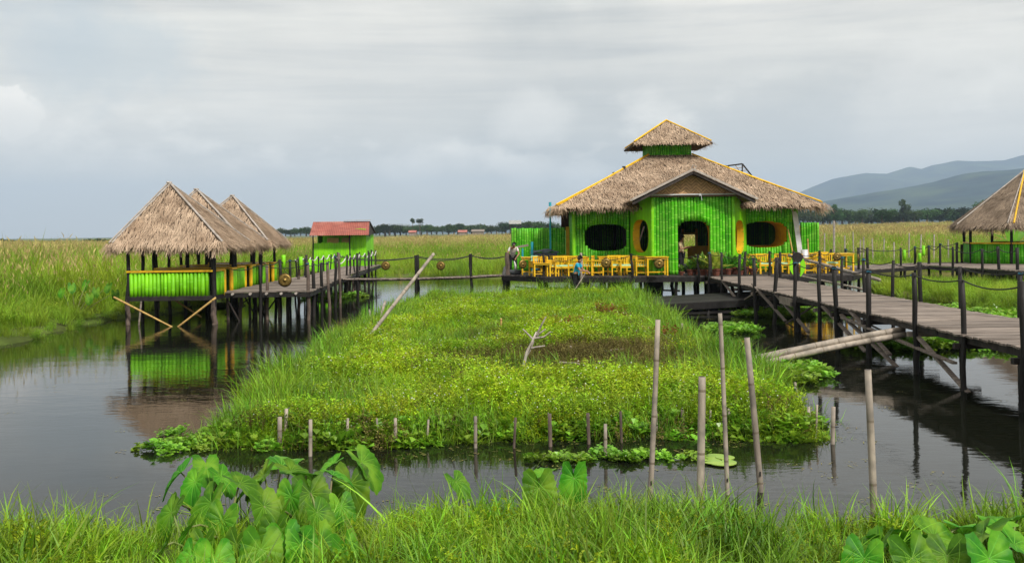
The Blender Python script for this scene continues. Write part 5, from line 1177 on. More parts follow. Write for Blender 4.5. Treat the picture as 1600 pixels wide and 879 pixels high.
# ------------------------------------------------------------------ potted plants
def pot(x, y, kind, s, label, seed):
    q = random.Random(seed); t = thing('potted_plant', label, 'potted plant', (x, y, DK), group='potted plants beside the porch'); t.scale = (s * .85,) * 3
    m_ = MB(); m_.tube([(0, 0, 0), (0, 0, .2), (0, 0, .21), (0, 0, .25)], [.11, .155, .18, .18], 12, r=.4); m_.tube([(0, 0, .251), (0, 0, .256)], .16, 12, r=.05); m_.build('pot', M['terracotta'], t)
    V_ = []; F_ = []; Rn = []
    n_ = {'leafy': 46, 'tall': 34, 'yellow': 26, 'bush': 120}[kind]
    for k in range(n_):
        a = q.uniform(0, 6.283); el = q.uniform(.35, 1.45); L = {'leafy': .42, 'tall': .62, 'yellow': .6, 'bush': .12}[kind] * q.uniform(.6, 1.1)
        dr = Vector((math.cos(a) * math.cos(el), math.sin(a) * math.cos(el), math.sin(el)))
        c = Vector((0, 0, .24)) + dr * L * .35 if kind != 'bush' else Vector((q.gauss(0, .09), q.gauss(0, .09), .3 + .45 * q.random()))
        sd_ = dr.cross(Vector((0, 0, 1))).normalized() * L * {'leafy': .17, 'tall': .10, 'yellow': .22, 'bush': .25}[kind]; b = len(V_)
        if kind == 'leafy': c = Vector((q.gauss(0, .08), q.gauss(0, .08), .25 + .3 * q.random())); L *= .7
        V_ += [c, c + dr * L * .5 + sd_, c + dr * L + Vector((0, 0, -.18 * L)), c + dr * L * .5 - sd_]; F_ += [(b, b + 1, b + 2), (b, b + 2, b + 3)]; Rn += [q.random() * .97] * 2
        if kind != 'bush': b = len(V_); V_ += [Vector((-.006, 0, .22)), Vector((.006, 0, .22)), c + dr * .02]; F_.append((b, b + 1, b + 2)); Rn.append(.2)
    m_ = MB(); m_.add(V_, F_, Rn); m_.build('foliage', M['potyellow'] if kind == 'yellow' else M['potplant'], t)
for i, (px_, Y, k, s, lab) in enumerate(((1064, 40.6, 'leafy', .75, 'small potted plant at the left end of the row by the doorway'), (1078, 40.6, 'leafy', 1.15, 'bushy potted plant right in front of the doorway'), (1087, 40.9, 'bush', 1.1, 'dark rounded potted plant between the doorway shrubs'), (1098, 40.3, 'tall', 1.2, 'tall spiky potted plant right of the doorway'),
        (1108, 40.0, 'yellow', 1.15, 'yellow leaved potted plant at the porch corner'), (1118, 39.8, 'yellow', 1.35, 'largest yellow leaved potted plant where the walkway meets the deck'), (1128, 41.0, 'leafy', 1.1, 'leafy potted plant before the right porch wall'), (1137, 40.6, 'tall', 1.2, 'slender potted plant before the right porch cheek'),
        (1147, 41.0, 'leafy', 1.4, 'tall leafy potted plant before the right porch cheek'), (1163, 41.2, 'bush', 1.45, 'round clipped dark green potted shrub'), (1157, 40.3, 'leafy', .8, 'low potted plant at the foot of the clipped shrub'), (1176, 40.2, 'leafy', 1.3, 'potted plant below the gong, last of the row beside the yellow chairs'))):
    pot(X_(px_, Y), Y, k, s, lab, 300 + i)

# ------------------------------------------------------------------ people
def skinned(name, P_, E_, Rd, mat, parent, lv=2):
    me = bpy.data.meshes.new(name); ks = list(P_); me.from_pydata([P_[k] for k in ks], [(ks.index(a), ks.index(b)) for a, b in E_], []); me.materials.append(mat)
    o = bpy.data.objects.new(name, me); COL.objects.link(o)
    if parent: o.parent = parent
    sk = o.modifiers.new('skin', 'SKIN'); sl = me.skin_vertices[0].data if me.skin_vertices else None
    if sl is None:
        bm = __import__('bmesh').new(); bm.from_mesh(me); lay = bm.verts.layers.skin.verify(); bm.verts.ensure_lookup_table()
        for i, k in enumerate(ks):
            r_ = Rd[k]; bm.verts[i][lay].radius = (r_, r_) if not isinstance(r_, tuple) else r_; bm.verts[i][lay].use_root = (i == 0)
        bm.to_mesh(me); bm.free()
    else:
        for i, k in enumerate(ks): r_ = Rd[k]; sl[i].radius = (r_, r_) if not isinstance(r_, tuple) else r_; sl[i].use_root = (i == 0)
    su = o.modifiers.new('sub', 'SUBSURF'); su.levels = lv; su.render_levels = lv; return o
def person(label, loc, rz, J, shirt, hair_bun=True, group=None):
    """J: joints in metres, local frame facing -Y; keys pelvis chest neck head, and l_/r_ shoulder elbow wrist hip knee ankle toe"""
    t = thing('person', label, 'person', loc, rz); J = {k: Vector(v) for k, v in J.items()}
    hd = (J['head'] - J['neck']).normalized()
    P_ = {'pelvis': J['pelvis'], 'belly': J['pelvis'].lerp(J['chest'], .5), 'chest': J['chest'], 'neck': J['neck'], 'jaw': J['neck'] + hd * .07 + J.get('look', Vector((0, -1, 0))) * .02, 'skull': J['head']  , 'crown': J['head'] + hd * .07}
    Rd = {'pelvis': .135, 'belly': .115, 'chest': .125, 'neck': .05, 'jaw': .062, 'skull': .088, 'crown': .065}
    E_ = [('pelvis', 'belly'), ('belly', 'chest'), ('chest', 'neck'), ('neck', 'jaw'), ('jaw', 'skull'), ('skull', 'crown')]
    look = Vector(J.get('look', (0, -1, 0))).normalized(); P_['nose'] = J['head'] + look * .105 - hd * .025; Rd['nose'] = .014; E_.append(('skull', 'nose'))
    for s in 'lr':
        P_.update({s + 'sh': J[s + '_shoulder'], s + 'el': J[s + '_elbow'], s + 'wr': J[s + '_wrist'], s + 'hi': J[s + '_hip'], s + 'kn': J[s + '_knee'], s + 'an': J[s + '_ankle'], s + 'to': J[s + '_ankle'] + (J[s + '_toe'] - J[s + '_ankle'])})
        Rd.update({s + 'sh': .058, s + 'el': .038, s + 'wr': .026, s + 'hi': .095, s + 'kn': .055, s + 'an': .036, s + 'to': .034})
        E_ += [('chest', s + 'sh'), (s + 'sh', s + 'el'), (s + 'el', s + 'wr'), ('pelvis', s + 'hi'), (s + 'hi', s + 'kn'), (s + 'kn', s + 'an'), (s + 'an', s + 'to')]
        fd = (J[s + '_wrist'] - J[s + '_elbow']).normalized(); sd_ = fd.cross(Vector((0, 0, 1))).normalized(); up = sd_.cross(fd)
        pm = J[s + '_wrist'] + fd * .07; P_[s + 'pm'] = pm; Rd[s + 'pm'] = (.034, .02); E_.append((s + 'wr', s + 'pm'))
        for i, (o_, ln) in enumerate(((-.027, .06), (-.009, .072), (.009, .068), (.027, .052))):
            a = pm + sd_ * o_ + fd * .025; b = a + fd * ln * .5 - up * .012; c = b + fd * ln * .3 - up * .03
            P_[s + 'f%da' % i] = a; P_[s + 'f%db' % i] = b; P_[s + 'f%dc' % i] = c; Rd[s + 'f%da' % i] = .010; Rd[s + 'f%db' % i] = .009; Rd[s + 'f%dc' % i] = .008
            E_ += [(s + 'pm', s + 'f%da' % i), (s + 'f%da' % i, s + 'f%db' % i), (s + 'f%db' % i, s + 'f%dc' % i)]
        th = J[s + '_wrist'] + fd * .04 + sd_ * (.045 if s == 'l' else -.045) - up * .01; P_[s + 'th'] = th; Rd[s + 'th'] = .010; E_.append((s + 'pm', s + 'th'))
    skinned('body', P_, E_, Rd, M['skin'], t)
    sc_ = lambda k, m: Rd[k] * m + .012
    keys = ['belly', 'pelvis', 'chest', 'lsh', 'rsh']; SP = {k: P_[k] for k in keys}; SR = {k: sc_(k, 1.06) for k in keys}; SR['pelvis'] = .158; SP['pelvis'] = P_['pelvis'].lerp(P_['belly'], .02)
    SP['chest'] = P_['chest']; SE = [('belly', 'pelvis'), ('belly', 'chest'), ('chest', 'lsh'), ('chest', 'rsh')]
    SP['col'] = P_['chest'].lerp(P_['neck'], .55); SR['col'] = .085; SE.append(('chest', 'col'))
    for s in 'lr': SP[s + 'sl'] = P_[s + 'sh'].lerp(P_[s + 'el'], .62); SR[s + 'sl'] = .058; SE.append((s + 'sh', s + 'sl'))
    skinned('shirt', SP, SE, SR, shirt, t)
    TP = {'pelvis': P_['pelvis']}; TR = {'pelvis': .148}; TE = []
    for s in 'lr':
        for k in ('hi', 'kn', 'an'): TP[s + k] = P_[s + k]
        TR.update({s + 'hi': .112, s + 'kn': .075, s + 'an': .058}); TE += [('pelvis', s + 'hi'), (s + 'hi', s + 'kn'), (s + 'kn', s + 'an')]
    skinned('trousers', TP, TE, TR, M['trousers'], t)
    bk = -look; HP = {'a': J['head'] + hd * .035 + bk * .02, 'b': J['head'] + hd * .075 + bk * .0, 'c': J['head'] + bk * .045 - hd * .02, 'd': J['head'] + bk * .04 - hd * .07}
    HR = {'a': .094, 'b': .068, 'c': .080, 'd': .055}; HE = [('a', 'b'), ('a', 'c'), ('c', 'd')]
    if hair_bun: HP['e'] = J['head'] + bk * .115 + hd * .01; HR['e'] = .045; HE.append(('c', 'e'))
    skinned('hair', HP, HE, HR, M['hair'], t)
    fc = MB(); sx = look.cross(hd).normalized()
    for s in (-1, 1): fc.box(J['head'] + look * .086 + sx * s * .032 + hd * .0, (.016, .016, .010), r=.1)
    fc.box(J['head'] + look * .082 - hd * .062, (.036, .02, .010), r=.6); fc.build('eyes_and_mouth', M['hair'], t)
    return t
# woman in blue, sweeping: faces +X in the picture, stands on the far end of the plot
J = dict(pelvis=(0, 0, .84), chest=(0, -.10, 1.22), neck=(0, -.13, 1.37), head=(0, -.19, 1.52), look=(0, -.9, -.42), l_shoulder=(.16, -.11, 1.30), r_shoulder=(-.16, -.11, 1.30),
         l_elbow=(.2, -.26, 1.06), l_wrist=(.12, -.46, .98), r_elbow=(-.2, -.24, 1.05), r_wrist=(-.10, -.48, 1.02), l_hip=(.09, 0, .80), r_hip=(-.09, 0, .80), l_knee=(.1, -.06, .44), r_knee=(-.1, .04, .44),
         l_ankle=(.1, 0, .07), r_ankle=(-.1, .12, .07), l_toe=(.1, -.15, .03), r_toe=(-.1, -.03, .03))
wx, wy = X_(899, 39.6), 39.6
person('woman in bright blue top and black trousers sweeping with a stick below the deck', (wx, wy, .26), R(68), J, M['shirt_blue'])
m_ = MB(); hand = at(913.5, 428.5, Y=39.35); m_.tube([at(917, 422, Y=39.35), hand, at(892, 462, Y=39.2)], .018, 6); simple('sweeping_stick', m_, M['bamboo'], 'thin wooden stick held by the woman in blue', 'stick', tuple(hand))
# woman in white, bent over a basin
J = dict(pelvis=(0, .12, .80), chest=(0, -.16, 1.12), neck=(0, -.26, 1.24), head=(0, -.36, 1.33), look=(0, -.62, -.78), l_shoulder=(.16, -.2, 1.18), r_shoulder=(-.16, -.2, 1.18),
         l_elbow=(.24, -.30, .92), l_wrist=(.10, -.42, .76), r_elbow=(-.30, -.26, .92), r_wrist=(-.30, -.34, .68), l_hip=(.09, .12, .77), r_hip=(-.09, .12, .77), l_knee=(.12, .0, .42), r_knee=(-.12, .02, .42),
         l_ankle=(.13, .08, .07), r_ankle=(-.13, .08, .07), l_toe=(.15, -.07, .03), r_toe=(-.15, -.07, .03))
person('woman in white T-shirt and black trousers bending over a basin at the deck corner', (X_(801, 43.9), 43.95, DK), R(8), J, M['shirt_white'])
m_ = MB(); c = Vector((X_(803, 43.5), 43.45, DK)); m_.tube([c, c + Vector((0, 0, .02)), c + Vector((0, 0, .2)), c + Vector((0, 0, .21)), c + Vector((0, 0, .08)), c + Vector((0, 0, .06))], [.26, .28, .42, .40, .27, .05], 16, r=.4, caps=False)
simple('wash_basin', m_, material('grey_basin', (.10, .11, .12), rough=.3, var=.1), 'wide dark grey wash basin at the feet of the woman in white', 'basin', tuple(c), True)
m_ = MB(); c = Vector((X_(803, 43.6), 43.55, DK)); m_.tube([c + Vector((0, -.05, .6)), c + Vector((.05, -.05, .4)), c + Vector((.06, -.02, .16))], [.02, .05, .07], 8); simple('wet_cloth', m_, M['shirt_white'], 'wet pale cloth wrung over the wash basin', 'cloth', tuple(c), True)
# person just inside the door
J = dict(pelvis=(0, 0, .88), chest=(0, .0, 1.26), neck=(0, -.02, 1.42), head=(0, -.05, 1.57), look=(0, -1, -.15), l_shoulder=(.17, 0, 1.34), r_shoulder=(-.17, 0, 1.34),
         l_elbow=(.23, -.08, 1.07), l_wrist=(.16, -.28, 1.14), r_elbow=(-.23, -.08, 1.07), r_wrist=(-.14, -.28, 1.16), l_hip=(.09, 0, .84), r_hip=(-.09, 0, .84), l_knee=(.1, -.03, .46), r_knee=(-.1, -.02, .46),
         l_ankle=(.1, .02, .07), r_ankle=(-.1, .02, .07), l_toe=(.1, -.13, .03), r_toe=(-.1, -.13, .03))
person('person in a cream shirt and black trousers standing just inside the restaurant doorway', (X_(1063.5, 42.2), 42.2, DK), R(60), J, M['shirt_cream'], hair_bun=False)
# ------------------------------------------------------------------ trees along the horizon
def tree_proto(seed, h, w_, low, n=1500, leaf=.34, lobes=9, kind='round'):
    q = random.Random(seed); t = bpy.data.objects.new('tree', None); V_ = []; F_ = []; Rn = []
    if kind == 'round': L_ = [(q.gauss(0, w_ * .26), q.gauss(0, w_ * .26), h * q.uniform(low, .82), q.uniform(.16, .30) * w_) for _ in range(lobes)]; L_.append((0, 0, h * .84, w_ * .2))
    elif kind == 'tall': L_ = [(q.gauss(0, w_ * .16), q.gauss(0, w_ * .16), h * (low + (.93 - low) * i / lobes), w_ * q.uniform(.15, .30) * (1.25 - .7 * i / lobes)) for i in range(lobes + 1)]
    else: L_ = [(math.cos(i * 2.4) * w_ * .3 * q.random(), math.sin(i * 2.4) * w_ * .3, h * q.uniform(.72, .95), w_ * .22) for i in range(lobes)]
    tot = sum(l[3] ** 2 for l in L_)
    for (x, y, z, r_) in L_:
        for k in range(int(n * r_ * r_ / tot)):
            d = Vector((q.gauss(0, 1), q.gauss(0, 1), q.gauss(0, .8))).normalized() * r_ * q.uniform(.55, 1.18); c = Vector((x, y, z)) + d
            if c.z < .2: continue
            a = Vector((q.gauss(0, 1), q.gauss(0, 1), q.gauss(0, 1))).normalized() * leaf * q.uniform(.6, 1.4); b_ = a.orthogonal().normalized() * leaf * q.uniform(.5, .9); b = len(V_)
            V_ += [c - a - b_, c + a - b_ * .4, c + a * .8 + b_, c - a * .6 + b_ * .8]; F_.append((b, b + 1, b + 2, b + 3)); Rn.append(q.random() * .97)
    cm = MB(); cm.add(V_, F_, Rn); crown = cm.build('crown', M['crown']); tm = MB(); tm.tube([(0, 0, -1.5), (.1, 0, h * .3), (0, .1, h * .75)], [w_ * .05 + .1, w_ * .035 + .07, .05], 7)
    for k in range(4):
        l = L_[k % len(L_)]; tm.tube([(0, 0, h * .35), (l[0] * .6, l[1] * .6, (l[2] + h * .3) / 2), l[:3]], [.1, .07, .03], 5)
    trunk = tm.build('trunk', M['trunk']); COL.objects.link(t); crown.parent = t; trunk.parent = t; return t
protos = {'round': tree_proto(1, 9, 9, .35), 'round2': tree_proto(2, 8, 10, .30, lobes=11), 'round3': tree_proto(3, 7, 8, .28), 'tall': tree_proto(4, 14, 8, .3, kind='tall', n=1700), 'bush': tree_proto(6, 4, 6, .3, n=700, lobes=6), 'palm': tree_proto(5, 13, 5, .7, kind='palm', n=500, leaf=.4)}
ORD = ['first', 'second', 'third', 'fourth', 'fifth', 'sixth', 'seventh', 'eighth', 'ninth', 'tenth', 'eleventh', 'twelfth', 'thirteenth', 'fourteenth', 'fifteenth', 'sixteenth', 'seventeenth', 'eighteenth', 'nineteenth', 'twentieth'] + ['%d%s' % (k, {1: 'st', 2: 'nd', 3: 'rd'}.get(k % 10, 'th')) for k in range(21, 100)]
PH = {'round': 9, 'round2': 8, 'round3': 7, 'tall': 14, 'bush': 4, 'palm': 13}
used = set()
ADJ = {'round': 'rounded dark', 'round2': 'broad dark', 'round3': 'small rounded', 'tall': 'tall narrow', 'bush': 'low bushy', 'palm': 'thin tufted'}
def place_tree(kind, px, top, base, Y, label, group):
    """top and base are picture rows: they give the height at that distance"""
    z1, z0 = at(px, top, Y=Y).z, at(px, base, Y=Y).z; s = max(.3, (z1 - z0) / PH[kind]); loc = (at(px, base, Y=Y).x, Y, z0); g = protos[kind]
    if kind not in used: used.add(kind); g.location = loc; g.scale = (s,) * 3; g.name = 'tree'; tag(g, label, 'tree', group); return g
    return dup(g, loc, rng.uniform(0, 6.28), label, group, scale=(s * rng.uniform(1.2, 1.6), s * rng.uniform(1.2, 1.6), s))
rng.seed(55)
right = [('tall', 1411, 310, 348, 520, 'tallest dark tree in the right tree line, left of the eight sided pavilion'), ('tall', 1303, 318, 348, 500, 'tall dark tree just right of the restaurant eave'), ('round', 1537, 314, 347, 520, 'dark tree touching the left eave of the pavilion'),
         ('round', 1378, 328, 348, 430, 'lone darker tree standing out before the right tree line')]
for r_ in right: place_tree(*r_, 'trees along the foot of the hills')
px = 1246; n_ = 0
while px < 1640:
    k = rng.choice(['round', 'round2', 'round3', 'round', 'tall', 'bush', 'round2']); hgt = {'tall': rng.uniform(22, 27), 'bush': rng.uniform(10, 14)}.get(k, rng.uniform(17, 25))
    b = 350.5 - (px - 1246) * .006
    place_tree(k, px, b - hgt, b, rng.uniform(520, 600), '%s %s tree from the restaurant in the right hand tree line' % (ORD[n_], ADJ[k]), 'trees along the foot of the hills'); n_ += 1; px += rng.uniform(6, 13)
px = 424; n_ = 0
mid = [('palm', 645, 341.5, 363, 560, 'left of the two feathery trees rising over the middle of the far tree line'), ('palm', 656, 342.0, 363, 560, 'right of the two feathery trees rising over the middle of the far tree line'), ('round', 826, 346, 362, 420, 'rounded tree above the left bamboo screen of the restaurant'), ('round2', 843, 347, 362, 430, 'broad tree beside the tall cyan pipe')]
for r_ in mid: place_tree(*r_, 'far trees beyond the marsh')
while px < 880:
    b = 367.5 - (px - 424) * .0115; k = rng.choice(['round', 'round2', 'round3', 'bush', 'round2']); hgt = (rng.uniform(10, 17) if px > 590 else rng.uniform(8, 12)) * (.75 if k == 'bush' else 1)
    if 590 < px < 620: hgt *= 1.1
    place_tree(k, px, b - hgt, b, rng.uniform(560, 680), '%s %s tree from the left in the far tree line behind the rope bridge' % (ORD[n_], ADJ[k]), 'far trees beyond the marsh'); n_ += 1; px += rng.uniform(5.5, 9.5)
for i, (px_, tp) in enumerate(((2, 374), (14, 375), (140, 374), (152, 373), (165, 374), (88, 376))):
    place_tree('bush' if i in (0, 1) else 'round3', px_, tp, 384, 380, ['dark bush at the very left edge of the marsh', 'second dark bush from the left edge', 'small far tree left of the front hut roof', 'small far tree touching the front hut roof', 'small far tree behind the left eave of the front hut', 'small far tree over the left reed bank'][i], 'far trees on the left')
for k_, g in protos.items():
    if k_ not in used:
        for c in list(g.children): bpy.data.objects.remove(c)
        bpy.data.objects.remove(g)
# far water tower
wt = thing('water_tower', 'small far water tower with a pale roof left of the restaurant', 'water tower', (X_(805, 260), 260, 0)); z1 = at(805, 345.5, Y=260).z
m_ = MB()
for (x, y) in ((-1.4, -1.2), (1.4, -1.2), (-1.4, 1.2), (1.4, 1.2)): m_.beam((x, y, 0), (x, y, z1 - .6), .22, .22)
m_.beam((-1.4, -1.2, z1 - 2.4), (1.4, -1.2, z1 - .9), .12, .12); m_.beam((1.4, -1.2, z1 - 2.4), (-1.4, -1.2, z1 - .9), .12, .12); m_.build('frame', M['dark'], wt)
m_ = MB(); m_.box((0, 0, z1 - .25), (3.3, 2.9, 1.0)); m_.build('tank', M['zinc'], wt)
# far long low roofs by the tree line
for i, (px_, w_, py_, mt_, lab) in enumerate(((645, 10, 363, 'rust', 'far low building with a reddish roof below the feathery trees'), (747, 18, 361.5, 'grey', 'far low building with a pale roof in the tree line left of the restaurant'), (723, 12, 362.5, 'rust', 'far low building with a dull red roof beside the pale one'))):
    Y = 480; p = at(px_, py_ + 3, Y=Y); hW = w_ / 2 / FPX * Y; bd = thing('far_building', lab, 'building', tuple(p)); m_ = MB(); m_.box((0, 0, .2), (hW * 2, 6, 1.6)); m_.build('wall', M['grey'], bd)
    m_ = MB(); m_.add([(-hW - .4, -3.4, .9), (hW + .4, -3.4, .9), (hW + .4, 0, 2.0), (-hW - .4, 0, 2.0), (hW + .4, 3.4, .9), (-hW - .4, 3.4, .9)], [(0, 1, 2, 3), (3, 2, 4, 5)], .5); m_.build('roof', M[mt_], bd)

# ------------------------------------------------------------------ stakes, poles and canes
rng.seed(77)
def stake(px, top, base, z0, rad, label, mat='bamboo', lean=0.0, name='bamboo_stake', group=None, leanY=0, cat='stake'):
    p = at(px, base, z=z0); q_ = at(px + lean, top, Y=p.y + leanY); m_ = MB(); p2 = p - (q_ - p).normalized() * .5
    bamboo(m_, p2, q_, rad, node=.38 if rad > .03 else .3, n=10, taper=.95); o = simple(name, m_, M[mat], label, cat, tuple(p), True, group); return o
G1 = 'bamboo poles standing in the water before the near bank'
def big(px, top, base, lean, rad, label, z0=0):
    p = at(px, base, z=z0); q_ = at(px + lean, top, Y=p.y); t = thing('bamboo_pole', label, 'bamboo pole', tuple(p), group=G1); m_ = MB(); d = (q_ - p).normalized()
    bamboo(m_, p - d * .6, q_, rad, node=.55, n=14, taper=.92, bend=.012); m_.build('culm', M['bamboo'], t, smooth=True)
    e = MB(); e.tube([q_ - d * .002, q_ + d * .002], rad * .80, 14, r=.1); e.build('hollow_end', M['dark'], t)
    world_children(t)
    nt_ = MB(); k = p + d * rng.uniform(.15, .22) + Vector((.3 * rad, -rad * .95, 0)); nt_.box(k, (rad * .5, .012, rad * 1.5)); o = nt_.build('notch', M['dark'], t); o.matrix_parent_inverse = t.matrix_basis.inverted()
big(1015, 499, 780, 13, .028, 'slim bamboo pole leaning right, leftmost of the tall poles in the near water')
big(1092, 588, 828, 5, .036, 'short thick bamboo pole with a cut top at the near bank')
big(1136, 489, 772, -11, .024, 'tallest and thinnest of the near bamboo poles, leaning left')
big(1188, 527, 768, -21, .033, 'grey bamboo pole leaning left with a dark notch near its top')
big(1366, 577, 828, -10, .034, 'thick pale bamboo pole standing alone on the right of the near bank')
SL = ['leftmost of the short stakes before the island', 'taller stake right behind the leftmost one', 'second short stake, pale grey with its foot in the water', 'third short stake from the left before the island', 'thin fourth stake from the left before the island', 'fifth short stake from the left before the island', 'faint sixth stake from the left among the weeds', 'grey stake in the middle of the front row, left half',
      'dark seventh stake in the front row of the island', 'dark stake left of the stake that stands in open water', 'short dark stake in the front row, directly left of the slim pole', 'grey stake standing in open water before the island', 'thin dark stake behind the one in open water', 'stub between the slim pole and the short thick pole', 'dark stub right of the short thick pole', 'stake hidden in weeds right of the thinnest pole',
      'stub behind the notched grey pole', 'small stub near the right corner of the island', 'stake leaning left beside the slanting thick bamboos', 'paired stub at the right corner of the island', 'red tipped stake at the right corner of the island', 'thin stake before the right corner of the island']
ST = [(437, 651, 692, .03), (445, 638, 685, .025), (485, 655, 705, .024), (541, 653, 690, .018), (591, 653, 685, .014), (618, 653, 690, .022), (667, 655, 685, .015), (743, 650, 692, .023), (803, 652, 692, .018), (860, 646, 690, .026), (920, 645, 686, .024), (946, 662, 708, .022), (971, 642, 684, .019),
      (1027, 641, 672, .018), (1068, 640, 672, .025), (1109, 640, 672, .014), (1140, 638, 670, .018), (1202, 637, 668, .02), (1248, 597, 628, .022), (1264, 635, 675, .022), (1301, 635, 686, .028), (1275, 632, 672, .014)]
for i, (px_, tp, bs, r_) in enumerate(ST): stake(px_, tp, bs + 7, 0, r_ , SL[i], mat='bamboo' if i not in (8, 9, 10, 12, 14) else 'post', lean=rng.uniform(-3, 3) if i != 18 else -6, group='short stakes round the floating plot')
FL = [(126, 403, 470, 'tall orange brown stake in the left reeds'), (149, 430, 456, 'pale stake left of the front hut'), (98, 445, 478, 'leaning pale stake on the left bank'), (59, 465, 494, 'thin pale stake on the left bank'), (21, 476, 500, 'short pale stake at the left end of the bank'), (217, 468, 508, 'thin grey stake leaning beside the left post of the front hut')]
for i, (px_, tp, bs, lab) in enumerate(FL): stake(px_, tp, bs, 0, .045 if i == 0 else .03, lab, mat='bamboo_new' if i == 0 else 'bamboo', lean=4 if i in (2, 5) else 0, group='stakes on the left bank')
RS = [(1303, 345, 398), (1320, 368, 396), (1334, 362, 400), (1349, 370, 396), (1364, 372, 400), (1380, 372, 394), (1397, 378, 398), (1420, 364, 392), (1438, 366, 398), (1459, 366, 396), (1482, 374, 396), (1506, 366, 398), (1288, 364, 400), (1344, 374, 396)]
for i, (px_, tp, bs) in enumerate(RS):
    p = at(px_, bs, Y=66 + (i % 3) * 4); q_ = at(px_ + rng.uniform(-2, 2), tp, Y=p.y); m_ = MB(); bamboo(m_, p - Vector((0, 0, .5)), q_, .045 if i else .07, n=6)
    simple('field_stake', m_, M['pole'], ['tallest pale stake in the reeds right of the restaurant', *['%s thin pale stake in the reeds, counted left to right towards the pavilion' % ORD[k] for k in range(1, 14)]][i], 'stake', tuple(p), group='pale stakes in the reeds on the right')
for (px_, tp, bs, z0, lab) in ((783, 497, 513, .15, 'orange stake in the middle of the island'), (892, 540, 552, .2, 'pinkish stub among the brown weeds of the island'), (1066, 505, 530, .1, 'grey stub at the right edge of the island before the landing stage')):
    stake(px_, tp, bs + 6, z0, .03, lab, mat='bamboo_new' if px_ < 800 else 'bamboo')
p, q_ = at(560, 547, z=.1), at(678, 396, Y=24.6); m_ = MB(); bamboo(m_, p - (q_ - p).normalized() * .3, q_, .045, node=.6, n=10, taper=.85); simple('leaning_bamboo', m_, M['bamboo'], 'long grey bamboo leaning right out of the left side of the island', 'bamboo pole', tuple(p), True)
p, q_ = at(588, 513, z=.1), at(602, 471, Y=30); m_ = MB(); bamboo(m_, p, q_, .04, n=8); simple('leaning_bamboo', m_, M['bamboo'], 'short broken bamboo stub beside the long leaning one', 'bamboo pole', tuple(p), True)
p, q_ = at(582, 512, z=.1), at(577, 484, Y=30); m_ = MB(); bamboo(m_, p, q_, .03, n=8); simple('leaning_bamboo', m_, M['bamboo'], 'thin bamboo stub left of the short broken one', 'bamboo pole', tuple(p), True)
# dead branch on the island
db = MB(); o_ = at(820, 590, z=.15)
def off(px_, py_, dy=0): return at(px_, py_, Y=o_.y + dy)
db.tube([o_ - Vector((0, 0, .2)), off(818, 572), off(823, 550), off(833, 530), off(838, 518)], [.035, .032, .026, .02, .012], 6)
for a, b, c in (((833, 530), (843, 521), (852, 514)), ((833, 530), (826, 523), (817, 514)), ((838, 524), (846, 508), (853, 495)), ((824, 545), (838, 542), (851, 540)), ((820, 560), (828, 548), (834, 533)), ((835, 528), (850, 526), (860, 518))):
    db.tube([off(*a), off(*b, .1), off(*c, -.1)], [.024, .019, .012], 5)
simple('dead_branch', db, M['pole'], 'bare forked dead branch standing in the middle of the island', 'branch', tuple(o_), True)
for (a, b, lab) in (((905, 596), (935, 582), 'front one of the cut dry stalks lying in the brown weeds'), ((900, 588), (940, 575), 'dry stalk lying just behind the front cut stalk'), ((930, 550), (975, 545), 'long dry stalk lying furthest back in the brown weeds'), ((875, 566), (905, 568), 'short dry stalk lying right of the dead branch')):
    p = at(*a, z=.34); db = MB(); db.tube([p, at(*b, z=.36)], .024, 6); simple('dry_stalk', db, M['bamboo'], lab, 'dry stalk', tuple(p))
# withered reddish plants near the back of the island
for i, (px_, py_, lab) in enumerate(((862, 516, 'withered red brown plant left of the middle of the island'), (882, 520, 'withered orange brown plant in the brown patch of the island'), (908, 514, 'small withered plant at the back of the brown patch'), (944, 492, 'withered red brown plant nearest the landing stage'), (966, 498, 'withered orange plant in the long grass at the back of the island'), (1047, 532, 'dark red plant at the right side of the island'))):
    p = at(px_, py_ + 6, z=.2); o = unlinked('withered_plant', *(lambda e: ([tuple(v.co) for v in e.vertices], [tuple(f.vertices) for f in e.polygons], [rng.random() * .97 for f in e.polygons]))(sprigs(34, .28, .25, .6, .10, [M['redleaf']], 'tmpw%d' % i, 400 + i, nl=9).data), [M['redleaf']])
    COL.objects.link(o); o.location = p; tag(o, lab, 'plant', 'withered plants on the island')

